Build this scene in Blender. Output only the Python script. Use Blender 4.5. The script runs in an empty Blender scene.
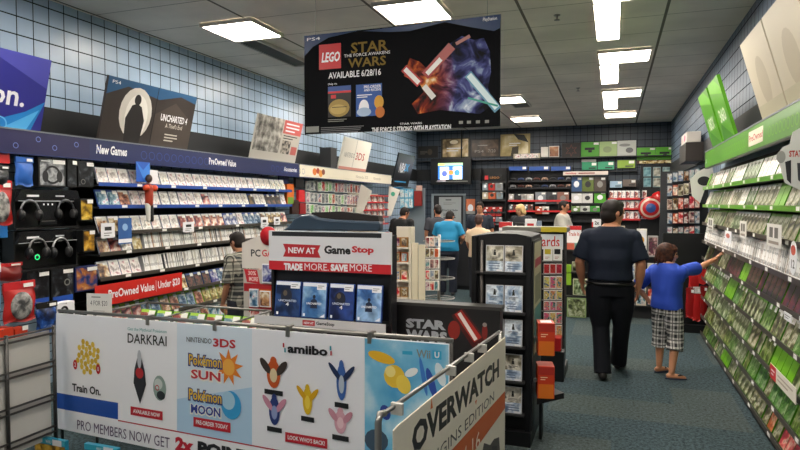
import bpy, math, random
from mathutils import Matrix, Vector
R = math.radians
rnd = random.Random(7)
COL = bpy.context.scene.collection
PI = math.pi

# ------------------------------------------------------------ camera model
F, H = 600.0, 1.7
YAW, PIT = R(19.63), math.atan(22 / 600)
CF = Vector((-math.sin(YAW) * math.cos(PIT), math.cos(YAW) * math.cos(PIT), -math.sin(PIT)))
CR = Vector((math.cos(YAW), math.sin(YAW), 0))
CU = CR.cross(CF)
CAM = Vector((0, 0, H))
def ray(u, v): return CF + CR * ((u - 400) / F) + CU * ((225 - v) / F)
def PX(u, v, c): d = ray(u, v); return CAM + d * (c / d.x)
def PY(u, v, c): d = ray(u, v); return CAM + d * (c / d.y)
def PZ(u, v, c): d = ray(u, v); return CAM + d * ((c - H) / d.z)

# ------------------------------------------------------------ materials
def lin(h):
    if isinstance(h, (tuple, list)): return tuple(h[:3]) + (1,)
    h = h.lstrip('#')
    c = [int(h[i:i + 2], 16) / 255 for i in (0, 2, 4)]
    return tuple((x / 12.92 if x <= .04045 else ((x + .055) / 1.055) ** 2.4) for x in c) + (1,)
MC = {}
def mat(h, rough=.5, metal=0, emit=0, spec=.5, key=None):
    k = (h, rough, metal, emit, spec)
    if k in MC: return MC[k]
    m = bpy.data.materials.new('surface'); m.use_nodes = True
    b = m.node_tree.nodes['Principled BSDF']
    b.inputs['Base Color'].default_value = lin(h)
    b.inputs['Roughness'].default_value = rough
    b.inputs['Metallic'].default_value = metal
    b.inputs['Specular IOR Level'].default_value = spec
    if emit:
        b.inputs['Emission Color'].default_value = lin(h); b.inputs['Emission Strength'].default_value = emit
    MC[k] = m
    return m
def nodemat(name, rough=.5, spec=.5):
    m = bpy.data.materials.new(name); m.use_nodes = True
    nt = m.node_tree; b = nt.nodes['Principled BSDF']
    b.inputs['Roughness'].default_value = rough; b.inputs['Specular IOR Level'].default_value = spec
    return m, nt, b
def N(nt, t, **kw):
    n = nt.nodes.new(t)
    for k, v in kw.items(): setattr(n, k, v)
    return n
def mth(nt, op, a, b=None, c=None):
    n = N(nt, 'ShaderNodeMath', operation=op)
    for i, x in enumerate((a, b, c)):
        if x is None: continue
        if isinstance(x, (int, float)): n.inputs[i].default_value = x
        else: nt.links.new(x, n.inputs[i])
    return n.outputs[0]
def mix(nt, fac, a, b):
    n = N(nt, 'ShaderNodeMix', data_type='RGBA')
    for i, x in ((0, fac), (6, a), (7, b)):
        if isinstance(x, (int, float)): n.inputs[i].default_value = x
        elif isinstance(x, (tuple, str)): n.inputs[i].default_value = lin(x)
        else: nt.links.new(x, n.inputs[i])
    return n.outputs[2]
def ramp(nt, fac, stops, interp='LINEAR'):
    n = N(nt, 'ShaderNodeValToRGB'); r = n.color_ramp; r.interpolation = interp
    while len(r.elements) < len(stops): r.elements.new(.5)
    for e, (p, c) in zip(r.elements, stops): e.position = p; e.color = lin(c)
    nt.links.new(fac, n.inputs[0]); return n.outputs[0]
def lines(nt, coord, period, off, width):
    """1 on a line, 0 between"""
    s = mth(nt, 'SUBTRACT', coord, off)
    f = mth(nt, 'PINGPONG', s, period / 2)
    return mth(nt, 'LESS_THAN', f, width / 2)
def grid_mat(name, a, b, per_a, off_a, w_a, per_b, off_b, w_b, col, line, rough, line_b=None, vary=.04, spec=.5):
    m, nt, bs = nodemat(name, rough, spec)
    tc = N(nt, 'ShaderNodeTexCoord'); sp = N(nt, 'ShaderNodeSeparateXYZ')
    nt.links.new(tc.outputs['Object'], sp.inputs[0])
    la = lines(nt, sp.outputs[a], per_a, off_a, w_a); lb = lines(nt, sp.outputs[b], per_b, off_b, w_b)
    no = N(nt, 'ShaderNodeTexNoise'); no.inputs['Scale'].default_value = 1.3; no.inputs['Detail'].default_value = 5
    nt.links.new(tc.outputs['Object'], no.inputs[0])
    base = ramp(nt, no.outputs[0], [(.3, tuple(x * (1 - vary * 4) for x in lin(col)[:3])), (.7, tuple(min(1, x * (1 + vary * 4)) for x in lin(col)[:3]))])
    c1 = mix(nt, lb, base, line_b or line); c2 = mix(nt, la, c1, line)
    nt.links.new(c2, bs.inputs['Base Color'])
    k = mth(nt, 'SUBTRACT', 1.0, mth(nt, 'MAXIMUM', la, lb)); nt.links.new(mth(nt, 'MULTIPLY', k, spec), bs.inputs['Specular IOR Level']); nt.links.new(mth(nt, 'SUBTRACT', 1.0, mth(nt, 'MULTIPLY', k, 1.0 - rough)), bs.inputs['Roughness'])
    return m
def speckle(name, stops, scale, rough=.8, detail=6, spec=.3, distort=0):
    m, nt, bs = nodemat(name, rough, spec)
    tc = N(nt, 'ShaderNodeTexCoord')
    no = N(nt, 'ShaderNodeTexNoise'); no.inputs['Scale'].default_value = scale; no.inputs['Detail'].default_value = detail
    no.inputs['Distortion'].default_value = distort
    nt.links.new(tc.outputs['Object'], no.inputs[0])
    nt.links.new(ramp(nt, no.outputs[0], stops), bs.inputs['Base Color'])
    return m
def art(name, pal, scale=22, stretch=1, rough=.35, spread=1.0, seed=None):
    """printed cover picture: patches of colour, different on every object that carries it"""
    m, nt, bs = nodemat(name, rough, .4)
    tc = N(nt, 'ShaderNodeTexCoord'); oi = N(nt, 'ShaderNodeObjectInfo')
    if seed is None: rv = oi.outputs['Random']
    else: v_ = N(nt, 'ShaderNodeValue'); v_.outputs[0].default_value = seed; rv = v_.outputs[0]
    mp = N(nt, 'ShaderNodeMapping'); mp.inputs['Scale'].default_value = (1, 1, stretch)
    nt.links.new(tc.outputs['Object'], mp.inputs[0])
    no = N(nt, 'ShaderNodeTexNoise', noise_dimensions='4D'); no.inputs['Scale'].default_value = scale
    no.inputs['Detail'].default_value = 3; no.inputs['Distortion'].default_value = .6
    nt.links.new(mp.outputs[0], no.inputs['Vector'])
    nt.links.new(mth(nt, 'MULTIPLY', rv, 90), no.inputs['W'])
    n = len(pal)
    c = ramp(nt, no.outputs[0], [(.5 + (i / (n - 1) - .5) * .42, p) for i, p in enumerate(pal)])
    n2 = N(nt, 'ShaderNodeTexNoise', noise_dimensions='4D'); n2.inputs['Scale'].default_value = scale * 2.2
    nt.links.new(mp.outputs[0], n2.inputs['Vector']); nt.links.new(mth(nt, 'MULTIPLY', rv, 37), n2.inputs['W'])
    hs = N(nt, 'ShaderNodeHueSaturation')
    nt.links.new(c, hs.inputs['Color'])
    nt.links.new(mth(nt, 'MULTIPLY_ADD', rv, .16 * spread, .5 - .08 * spread), hs.inputs['Hue'])
    nt.links.new(mth(nt, 'MULTIPLY_ADD', n2.outputs[0], 1.1, .45), hs.inputs['Value'])
    nt.links.new(hs.outputs[0], bs.inputs['Base Color'])
    return m
def stripes(name, cols, period, axis=0, rough=.5):
    m, nt, bs = nodemat(name, rough, .3)
    tc = N(nt, 'ShaderNodeTexCoord'); sp = N(nt, 'ShaderNodeSeparateXYZ'); nt.links.new(tc.outputs['Object'], sp.inputs[0])
    f = mth(nt, 'FRACT', mth(nt, 'DIVIDE', sp.outputs[axis], period))
    nt.links.new(ramp(nt, f, [(i / len(cols), c) for i, c in enumerate(cols)], 'CONSTANT'), bs.inputs['Base Color'])
    return m
def plaid(name, base, a, b, per):
    m, nt, bs = nodemat(name, .85, .2)
    tc = N(nt, 'ShaderNodeTexCoord'); sp = N(nt, 'ShaderNodeSeparateXYZ'); nt.links.new(tc.outputs['Object'], sp.inputs[0])
    h = mth(nt, 'ADD', sp.outputs[0], mth(nt, 'MULTIPLY', sp.outputs[1], 1.0))
    l1 = lines(nt, h, per, 0, per * .4); l2 = lines(nt, sp.outputs[2], per, 0, per * .4)
    l3 = lines(nt, h, per, per * .5, per * .14); l4 = lines(nt, sp.outputs[2], per, per * .5, per * .14)
    s = mth(nt, 'MULTIPLY', mth(nt, 'ADD', l1, l2), .5)
    c = mix(nt, s, base, a)
    c = mix(nt, mth(nt, 'MULTIPLY', mth(nt, 'MAXIMUM', l3, l4), .8), c, b)
    nt.links.new(c, bs.inputs['Base Color'])
    return m

WHITE = mat('e9e9ec', .45); OFFW = mat('d9d4c6', .5); CREAM = mat('e4dac2', .55); BLACK = mat('0f1012', .4); DBLK = mat('08090a', .5)
RED = mat('c8262b', .4); DRED = mat('8d1a1e', .45); STEEL = mat('8f8d88', .35, .8); DSTEEL = mat('4c4a48', .4, .6)
BLUE = mat('27408f', .4); NAVY = mat('1b2a5e', .35); TEAL = mat('2fa6c4', .4); GREEN = mat('4f9e2c', .4); LIME = mat('96c22e', .4)
YEL = mat('e8c424', .45); ORG = mat('df6d1c', .45); GREY = mat('84857f', .5); DGREY = mat('2b2b2c', .5); SKIN = mat('b97f5e', .55); SKIN2 = mat('c98f6c', .5)
GLOSSB = mat('141518', .2)

# ------------------------------------------------------------ mesh builder
class MB:
    def __init__(s, off=(0, 0, 0)): s.v = []; s.f = []; s.m = []; s.mats = []; s.sm = []; s.off = Vector(off)
    def mi(s, m):
        if m not in s.mats: s.mats.append(m)
        return s.mats.index(m)
    def add(s, vs, fs, m, smooth=False, M=None):
        k = len(s.v)
        for p in vs:
            p = Vector(p)
            if M is not None: p = M @ p
            s.v.append(tuple(p))
        i = s.mi(m)
        for f in fs: s.f.append([k + j for j in f]); s.m.append(i); s.sm.append(smooth)
        return s
    def box(s, x0, x1, y0, y1, z0, z1, m, M=None):
        if x0 > x1: x0, x1 = x1, x0
        if y0 > y1: y0, y1 = y1, y0
        if z0 > z1: z0, z1 = z1, z0
        vs = [(x, y, z) for z in (z0, z1) for y in (y0, y1) for x in (x0, x1)]
        return s.add(vs, [(0, 2, 3, 1), (4, 5, 7, 6), (0, 1, 5, 4), (2, 6, 7, 3), (0, 4, 6, 2), (1, 3, 7, 5)], m, False, M)
    def prism(s, pts, y0, y1, m, M=None):   # outline in x,z extruded along y
        n = len(pts); vs = [(x, y0, z) for x, z in pts] + [(x, y1, z) for x, z in pts]
        fs = [list(range(n)), list(range(2 * n - 1, n - 1, -1))] + [(i, i + n, (i + 1) % n + n, (i + 1) % n) for i in range(n)]
        return s.add(vs, fs, m, False, M)
    def tube(s, path, r, m, n=8, M=None, caps=True):
        path = [Vector(p) for p in path]; rs = r if isinstance(r, (list, tuple)) else [r] * len(path)
        vs = []; prev = None
        for i, p in enumerate(path):
            t = (path[min(i + 1, len(path) - 1)] - path[max(i - 1, 0)]).normalized()
            up = Vector((0, 0, 1)) if abs(t.z) < .9 else Vector((0, 1, 0))
            if prev is None: a = t.cross(up).normalized()
            else: a = (prev - t * prev.dot(t)).normalized()
            prev = a; b = t.cross(a)
            for k in range(n):
                q = 2 * PI * k / n
                vs.append(p + (a * math.cos(q) + b * math.sin(q)) * rs[i])
        fs = []
        for i in range(len(path) - 1):
            for k in range(n):
                fs.append((i * n + k, i * n + (k + 1) % n, (i + 1) * n + (k + 1) % n, (i + 1) * n + k))
        if caps: fs.append(list(range(n))[::-1]); fs.append([(len(path) - 1) * n + k for k in range(n)])
        return s.add(vs, fs, m, n > 5, M)
    def limb(s, path, rs, m, n=14):          # rounded ends
        path = [Vector(p) for p in path]; P = []; Q = []
        d = (path[0] - path[1]).normalized()
        for a in (80, 50, 25): P.append(path[0] + d * rs[0] * math.sin(R(a))); Q.append(rs[0] * math.cos(R(a)))
        for p, r in zip(path, rs): P.append(p); Q.append(r)
        d = (path[-1] - path[-2]).normalized()
        for a in (25, 50, 80): P.append(path[-1] + d * rs[-1] * math.sin(R(a))); Q.append(rs[-1] * math.cos(R(a)))
        return s.tube(P, Q, m, n)
    def ball(s, c, r, m, nu=16, nv=10, M=None):
        if not isinstance(r, (tuple, list)): r = (r, r, r)
        vs = [(c[0], c[1], c[2] - r[2])]
        for j in range(1, nv):
            t = PI * j / nv - PI / 2
            for i in range(nu):
                q = 2 * PI * i / nu; vs.append((c[0] + r[0] * math.cos(t) * math.cos(q), c[1] + r[1] * math.cos(t) * math.sin(q), c[2] + r[2] * math.sin(t)))
        vs.append((c[0], c[1], c[2] + r[2])); e = len(vs) - 1
        fs = [(0, 1 + (i + 1) % nu, 1 + i) for i in range(nu)]
        for j in range(nv - 2):
            for i in range(nu): a = 1 + j * nu; fs.append((a + i, a + (i + 1) % nu, a + nu + (i + 1) % nu, a + nu + i))
        a = 1 + (nv - 2) * nu
        fs += [(a + i, a + (i + 1) % nu, e) for i in range(nu)]
        return s.add(vs, fs, m, True, M)
    def loft(s, rings, m, n=20):             # rings: (cx,cy,z,rx,ry)
        vs = []
        for cx, cy, z, rx, ry in rings:
            for k in range(n):
                q = 2 * PI * k / n; c, d = math.cos(q), math.sin(q)
                e = .8; vs.append((cx + rx * abs(c) ** e * (1 if c > 0 else -1), cy + ry * abs(d) ** e * (1 if d > 0 else -1), z))
        fs = [list(range(n))[::-1], [(len(rings) - 1) * n + k for k in range(n)]]
        for i in range(len(rings) - 1):
            for k in range(n): fs.append((i * n + k, i * n + (k + 1) % n, (i + 1) * n + (k + 1) % n, (i + 1) * n + k))
        return s.add(vs, fs, m, True)
    def mesh(s, name):
        me = bpy.data.meshes.new(name); me.from_pydata(s.v, [], s.f)
        for m in s.mats: me.materials.append(m)
        me.polygons.foreach_set('material_index', s.m); me.polygons.foreach_set('use_smooth', s.sm); me.update()
        return me
    def build(s, name, parent=None, loc=None, rot=None, bevel=0):
        o = bpy.data.objects.new(name, s.mesh(name)); COL.objects.link(o)
        if parent is not None: o.parent = parent
        if loc is not None: o.location = loc
        if rot is not None: o.rotation_euler = rot
        if bevel:
            b = o.modifiers.new('Bevel', 'BEVEL'); b.width = bevel; b.segments = 2; b.limit_method = 'ANGLE'
        return o
def tag(o, label=None, cat=None, group=None, kind=None):
    if label: o['label'] = label
    if cat: o['category'] = cat
    if group: o['group'] = group
    if kind: o['kind'] = kind
    return o
def thing(name, label, cat, loc=(0, 0, 0), rz=0, group=None, tilt=0):
    o = bpy.data.objects.new(name, None); COL.objects.link(o); o.empty_display_size = .1
    o.location = loc; o.rotation_euler = (tilt, 0, rz)
    return tag(o, label, cat, group)
def remeshed(mb, name, parent, vox, smooth=4, m=None):
    o = mb.build('tmp_shape')
    r = o.modifiers.new('r', 'REMESH'); r.mode = 'VOXEL'; r.voxel_size = vox; r.use_smooth_shade = True
    if smooth: sm = o.modifiers.new('s', 'SMOOTH'); sm.iterations = smooth; sm.factor = .5
    dg = bpy.context.evaluated_depsgraph_get(); dg.update()
    me = bpy.data.meshes.new_from_object(o.evaluated_get(dg)); me.name = name
    bpy.data.objects.remove(o)
    me.materials.clear(); me.materials.append(m or mb.mats[0])
    me.polygons.foreach_set('material_index', [0] * len(me.polygons))
    me.polygons.foreach_set('use_smooth', [True] * len(me.polygons))
    q = bpy.data.objects.new(name, me); COL.objects.link(q); q.parent = parent
    return q

# ------------------------------------------------------------ text
TC = {}
def glyphs(body, bold=0, shear=0, align=None):
    k = (body, bold, shear)
    if k in TC: return TC[k]
    c = bpy.data.curves.new('t', 'FONT'); c.body = body; c.size = 1; c.resolution_u = 2; c.offset = bold; c.shear = shear; c.space_line = .8; c.align_x = 'CENTER'
    o = bpy.data.objects.new('t', c); COL.objects.link(o)
    dg = bpy.context.evaluated_depsgraph_get(); dg.update()
    me = bpy.data.meshes.new_from_object(o.evaluated_get(dg))
    vs = [v.co.copy() for v in me.vertices]; fs = [list(p.vertices) for p in me.polygons]
    bpy.data.objects.remove(o); bpy.data.curves.remove(c); bpy.data.meshes.remove(me)
    TC[k] = (vs, fs); return TC[k]

class Panel:
    """local frame: x to the reader's right, z up, front faces local -y"""
    def __init__(s, o): s.o = o; s.M = Matrix.LocRotScale(o.location, o.rotation_euler, None); s.I = s.M.inverted(); s.n = 0
    def L(s, u, v, y=0.0):
        d = s.I.to_3x3() @ ray(u, v); c = s.I @ CAM
        p = c + d * ((y - c.y) / d.y); return (p.x, p.z)
    def rc(s, u0, v0, u1, v1, y=0.0):
        a = s.L(u0, v0, y); b = s.L(u1, v1, y); um = (u0 + u1) / 2; c = s.L(um, v0, y)[1]; d = s.L(um, v1, y)[1]
        return (min(a[0], b[0]), min(c, d), max(a[0], b[0]), max(c, d))
    def quad(s, u0, t0, b0, u1, t1, b1, y=0.0): return [s.L(u0, b0, y), s.L(u1, b1, y), s.L(u1, t1, y), s.L(u0, t0, y)]
class Print:
    """everything printed on one face, one mesh, layer upon thin layer"""
    def __init__(s, y=-.001): s.b = MB(); s.y = y; s.k = 0
    def _y(s): s.k += 1; return s.y - s.k * .00007
    def poly(s, pts, m):
        y = s._y(); s.b.add([(x, y, z) for x, z in pts], [list(range(len(pts)))], m); return s
    def rect(s, r, m): return s.poly([(r[0], r[1]), (r[2], r[1]), (r[2], r[3]), (r[0], r[3])], m)
    def ell(s, cx, cz, rx, rz, m, n=20, a=0):
        ca, sa = math.cos(a), math.sin(a)
        return s.poly([(cx + rx * math.cos(2 * PI * i / n) * ca - rz * math.sin(2 * PI * i / n) * sa, cz + rx * math.cos(2 * PI * i / n) * sa + rz * math.sin(2 * PI * i / n) * ca) for i in range(n)], m)
    def ring(s, cx, cz, r, w, m, n=16):
        y = s._y(); vs = []
        for i in range(n):
            q = 2 * PI * i / n
            for rr in (r, r - w): vs.append((cx + rr * math.cos(q), y, cz + rr * math.sin(q)))
        s.b.add(vs, [(2 * i, 2 * i + 1, (2 * i + 3) % (2 * n), (2 * i + 2) % (2 * n)) for i in range(n)], m); return s
    def star(s, cx, cz, r1, r2, n, m):
        return s.poly([(cx + (r1 if i % 2 == 0 else r2) * math.sin(PI * i / n), cz + (r1 if i % 2 == 0 else r2) * math.cos(PI * i / n)) for i in range(2 * n)], m)
    def text(s, body, r, m, bold=0.0, shear=0):
        vs, fs = glyphs(body, bold, shear)
        if not vs: return s
        x0 = min(v.x for v in vs); x1 = max(v.x for v in vs); z0 = min(v.y for v in vs); z1 = max(v.y for v in vs)
        y = s._y()
        s.b.add([(r[0] + (v.x - x0) / (x1 - x0) * (r[2] - r[0]), y, r[1] + (v.y - z0) / (z1 - z0) * (r[3] - r[1])) for v in vs], fs, m); return s
    def textq(s, body, Q, m, bold=0.0, shear=0):   # text stretched over four corners: lower left, lower right, upper right, upper left
        vs, fs = glyphs(body, bold, shear); x0 = min(v.x for v in vs); x1 = max(v.x for v in vs); z0 = min(v.y for v in vs); z1 = max(v.y for v in vs); y = s._y(); P = []
        for v in vs:
            a = (v.x - x0) / (x1 - x0); c = (v.y - z0) / (z1 - z0)
            P.append(tuple([(1 - a) * (1 - c) * Q[0][i] + a * (1 - c) * Q[1][i] + a * c * Q[2][i] + (1 - a) * c * Q[3][i] for i in (0, 1)]))
        s.b.add([(a, y, c) for a, c in P], fs, m); return s
    def bars(s, r, m, n, seed=1):            # unreadably small lines of print
        q = random.Random(seed); h = (r[3] - r[1]) / n
        for i in range(n): s.rect((r[0], r[1] + i * h + h * .3, r[0] + (r[2] - r[0]) * q.uniform(.6, 1), r[1] + i * h + h * .7), m)
        return s
    def build(s, name, parent): return s.b.build(name, parent)

# ------------------------------------------------------------ room
XL, XR, YB, YF, ZC = -5.17, 1.27, 15.85, -2.0, 3.66
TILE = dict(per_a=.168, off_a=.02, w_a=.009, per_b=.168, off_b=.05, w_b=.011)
m_tile_x = grid_mat('glazed wall tile', 1, 2, col='a6bdd4', line='14181d', rough=.3, **TILE)  # same tile on all walls; left wall's stronger light put into a paler colour
m_tile_y = grid_mat('slate wall tile', 0, 2, col='333d49', line='15191e', rough=.45, **TILE)  # same tile, the back wall's shade put into a darker colour
m_tile_r = grid_mat('grey wall tile', 1, 2, col='5a6878', line='0c0e11', rough=.5, spec=.25, **TILE)  # same tile again, weaker light on the right wall painted into its colour
m_ceil = grid_mat('ceiling board', 0, 1, 1.4, .48, .03, .66, .28, .012, 'eee6da', '7a746b', .9, 'a49c91', .03)
def carpet():
    m, nt, bs = nodemat('carpet', .95, .1)
    tc = N(nt, 'ShaderNodeTexCoord')
    no = N(nt, 'ShaderNodeTexNoise'); no.inputs['Scale'].default_value = 42; no.inputs['Detail'].default_value = 4; no.inputs['Roughness'].default_value = .8
    nt.links.new(tc.outputs['Object'], no.inputs[0])
    big = N(nt, 'ShaderNodeTexNoise'); big.inputs['Scale'].default_value = 1.6; big.inputs['Detail'].default_value = 2
    nt.links.new(tc.outputs['Object'], big.inputs[0])
    base = mix(nt, big.outputs[0], '4a5a5a', '4b5b64')
    c = mix(nt, mth(nt, 'SMOOTH_MIN', mth(nt, 'MAXIMUM', mth(nt, 'MULTIPLY_ADD', no.outputs[0], 3.2, -1.05), 0.0), 1.0, .1), '182022', base)
    sp = N(nt, 'ShaderNodeSeparateXYZ'); nt.links.new(tc.outputs['Object'], sp.inputs[0])
    cell = N(nt, 'ShaderNodeCombineXYZ')
    for i in (0, 1): nt.links.new(mth(nt, 'FLOOR', mth(nt, 'DIVIDE', sp.outputs[i], .5)), cell.inputs[i])
    wn = N(nt, 'ShaderNodeTexWhiteNoise', noise_dimensions='2D'); nt.links.new(cell.outputs[0], wn.inputs[0])
    k = mth(nt, 'MULTIPLY', mth(nt, 'GREATER_THAN', wn.outputs[0], .78), mth(nt, 'MULTIPLY', no.outputs[0], .22))
    c = mix(nt, k, c, '7a765f')
    nt.links.new(c, bs.inputs['Base Color'])
    return m
def struct(name, b): return tag(b.build(name), kind='structure')
struct('floor', MB().box(XL, XR, YF, YB, -.1, 0, carpet()))
struct('ceiling', MB().box(XL, XR, YF, YB, ZC, ZC + .1, m_ceil))
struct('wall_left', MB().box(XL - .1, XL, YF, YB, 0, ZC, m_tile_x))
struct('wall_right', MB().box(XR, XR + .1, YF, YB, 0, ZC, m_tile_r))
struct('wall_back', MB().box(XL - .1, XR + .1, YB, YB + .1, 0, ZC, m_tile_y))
struct('wall_front', MB().box(XL - .1, XR + .1, YF - .1, YF, 0, ZC, mat('8c8f90', .6)))
m_band = mat('17191b', .6)
struct('trim_1', MB().box(XL, XL + .03, 3.2, 15.8, 2.31, 2.62, m_band))
struct('trim_2', MB().box(XR - .03, XR, 4.0, 15.8, 2.31, 2.62, m_band))
struct('trim_3', MB().box(XL + .03, -2.0, YB - .03, YB, 2.31, 2.62, m_band))
struct('trim_4', MB().box(XR - .03, XR, 8.45, 15.8, 0, .1, m_band))

# ------------------------------------------------------------ ceiling lights
LIT = mat('fff6ea', .5, 0, 13.0)
def ceiling_light(x, y, lab, w=.62, l=.62, lit=True):
    t = thing('ceiling_light' if lit else 'ceiling_vent', lab, 'ceiling light' if lit else 'ceiling vent', (x, y, ZC - .045), 0, None)
    fr = mat('cfc9bf', .5)
    b = MB()
    for a in ((-.02, 0, 0, l), (w, w + .02, 0, l), (-.02, w + .02, -.02, 0), (-.02, w + .02, l, l + .02)): b.box(a[0], a[1], a[2], a[3], 0, .042, fr)
    b.build('frame', t)
    if lit: MB().box(.002, w - .002, .002, l - .002, .01, .03, LIT).build('diffuser', t)
    else:
        g = MB(); k = int(l / .05)
        for i in range(k): g.box(.002, w - .002, i * l / k + .005, i * l / k + .012, .005, .035, GREY)
        g.build('grille', t)
        MB().box(.0, w, 0, l, .036, .042, mat('66635d', .8)).build('backing', t)
    return t
colx = [(-4.26, 'left'), (-2.24, 'middle'), (-.21, 'right')]
rows = [(.0, 'behind the camera'), (2.76, 'just out of view above the banner stand'), (5.51, 'nearest in view'), (8.2, 'second from the front'), (11.03, 'third from the front'), (13.75, 'furthest, by the back wall')]
for x, cn in colx:
    for y, rn in rows:
        ceiling_light(x, y, 'square lit ceiling panel, %s row, %s' % (cn, rn))
for y, rn in ((6.18, 'nearest'), (8.93, 'second'), (11.7, 'third')):
    ceiling_light(-.21, y, 'long narrow lit ceiling strip, %s of three down the right row' % rn, .24, 1.36)
ceiling_light(-4.26, 6.18, 'long narrow dark unlit ceiling slot beyond the left square light', .25, 1.36, False)
ceiling_light(-1.9, 11.75, 'small dark ceiling vent grille just right of the hanging banner', .3, .5, False)
for x, y, n in ((-.586, 6.52, 'nearer'), (-.605, 10.73, 'farther')):
    t = thing('sprinkler_head', 'small metal sprinkler head on the ceiling, the %s of two' % n, 'sprinkler', (x, y, ZC - .05))
    MB().tube([(0, 0, 0), (0, 0, .05)], .008, STEEL).build('stem', t)
    MB().tube([(0, 0, .044), (0, 0, .05)], .035, STEEL, 14).build('escutcheon', t)
    MB().tube([(0, 0, -.004), (0, 0, 0)], .03, STEEL, 10).build('deflector', t)

# ------------------------------------------------------------ hanging banner
t = thing('hanging_banner', 'large black double-width poster board hung on wires from the ceiling', 'banner', (-1.815, 5.0, 2.34))
p = Panel(t); W2, HB = .913, .91
MB().box(-W2, W2, 0, .02, 0, HB, mat('0b0c0f', .7, 0, 0, .1)).build('board', t)
for x in (-.8, .8): MB().tube([(x, .01, HB), (x, .01, ZC - 2.34)], .002, STEEL, 6).build('wire', t)
q = Print(0)
nb = mat('1e3a63', .4); nl = mat('5d86b8', .4)
q.poly([(-W2, HB), (-W2, HB - .19), (-W2 + .09, HB - .11), (-W2 + .25, HB - .04), (-W2 + .55, HB - .005), (-W2 + .6, HB)], nb)
q.poly([p.L(362, 31), p.L(501, 14), p.L(500, 28), p.L(494, 31), p.L(470, 27), p.L(445, 22), p.L(410, 31), p.L(390, 32)], nb)
q.rect(p.rc(319, 44, 341, 69), RED); q.text('LEGO', p.rc(321.5, 52, 340, 62), WHITE, .03, .2)
gold = mat('7d672c', .6, 0, 0, .2)
q.text('STAR', p.rc(351, 41, 388, 52), gold, .02); q.text('THE FORCE AWAKENS', p.rc(344, 52.5, 390, 55.5), WHITE); q.text('WARS', p.rc(348, 57, 386, 66.5), gold, .02)
q.text('AVAILABLE 6/28/16', p.rc(328.5, 70.5, 381, 77), WHITE, .015)
q.text('PS4', p.rc(307, 37.5, 320, 40.5), WHITE); q.text('PlayStation', p.rc(483, 17, 497, 21.5), WHITE, .01)
q.text('Only At', p.rc(328, 83, 337, 85.5), WHITE); q.rect(p.rc(328, 86, 351, 91), mat('2d4c8c', .4)); q.rect(p.rc(328, 91, 351, 93), RED)
q.rect(p.rc(328, 93, 351, 117), mat('1c1512', .4)); q.rect(p.rc(331, 95, 336, 98.5), RED)
c = p.L(339, 108); q.ell(c[0], c[1], .105, .08, mat('9a8040', .5)); q.ell(c[0] - .01, c[1] - .012, .08, .045, mat('b79c58', .5)); q.rect((c[0] - .07, c[1] + .005, c[0] + .08, c[1] + .011), BLACK)
q.rect(p.rc(356, 84, 382, 116), mat('245097', .4)); q.text('PRE-ORDER', p.rc(364, 85, 381, 88), WHITE, .01); q.text('AND RECEIVE', p.rc(364, 88.5, 381, 91), WHITE, .01)
q.bars(p.rc(357, 94, 373, 98), WHITE, 2)
for (u, v, a, b_, m) in ((364, 108, .05, .075, WHITE), (364, 112, .07, .04, mat('9fb3cc')), (379, 102, .045, .06, mat('c79425')), (380, 112, .045, .05, mat('b5661b'))):
    c = p.L(u, v); q.ell(c[0], c[1], a, b_, m)
q.bars(p.rc(328, 118.5, 351, 122), GREY, 2, 3)
q.rect(p.rc(306, 126.5, 319, 132.5), GREY); q.bars(p.rc(321, 126, 365, 133), mat('6d6d70'), 4, 5)
q.text('STAR WARS', p.rc(400, 122.5, 422, 124.5), WHITE); q.text('THE FORCE IS STRONG WITH PLAYSTATION', p.rc(372, 126, 451, 131), WHITE, .02)
for i, w_ in enumerate((459, 467, 476, 485)): q.rect(p.rc(w_, 121 - i * .3, w_ + 4, 124 - i * .3), GREY)
# plain generic artwork in the same colours
def collage():
    m, nt, bs = nodemat('battle collage print', .6, .2)
    tc = N(nt, 'ShaderNodeTexCoord'); sp = N(nt, 'ShaderNodeSeparateXYZ'); nt.links.new(tc.outputs['Object'], sp.inputs[0])
    def nz(s, d, dist): n = N(nt, 'ShaderNodeTexNoise'); n.inputs['Scale'].default_value = s; n.inputs['Detail'].default_value = d; n.inputs['Distortion'].default_value = dist; nt.links.new(tc.outputs['Object'], n.inputs[0]); return n.outputs[0]
    n1 = nz(7, 6, .9); n2 = nz(4, 3, .3)
    warm = ramp(nt, n1, [(.34, '0d0706'), (.46, '6a1c10'), (.55, 'b4541f'), (.62, 'd89a54'), (.7, 'efe0c4')])
    cold = ramp(nt, n1, [(.36, '07080f'), (.48, '20244e'), (.58, '4a4f86'), (.66, '8fa0bc'), (.74, 'e0e6ea')])
    f = mth(nt, 'ADD', mth(nt, 'MULTIPLY', mth(nt, 'SUBTRACT', sp.outputs[0], .42), 4.5), n2)
    n_ = N(nt, 'ShaderNodeClamp'); nt.links.new(f, n_.inputs[0])
    nt.links.new(mix(nt, n_.outputs[0], warm, cold), bs.inputs['Base Color']); return m
q.poly([p.L(u, v) for u, v in ((404, 76), (410, 58), (420, 62), (428, 70), (438, 58), (446, 46), (462, 36), (474, 40), (484, 38), (490, 52), (491, 72), (488, 88), (494, 104), (480, 114), (462, 112), (440, 110), (418, 114), (412, 104), (424, 92), (420, 84))][::-1], collage())
def streak(q, p, u0, v0, u1, v1, w, m, w2=None):
    a = Vector(p.L(u0, v0)); b = Vector(p.L(u1, v1)); d = (b - a).normalized(); n = Vector((-d.y, d.x)); w2 = w if w2 is None else w2
    q.poly([tuple(a + n * w), tuple(b + n * w2), tuple(b - n * w2), tuple(a - n * w)], m)
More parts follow.
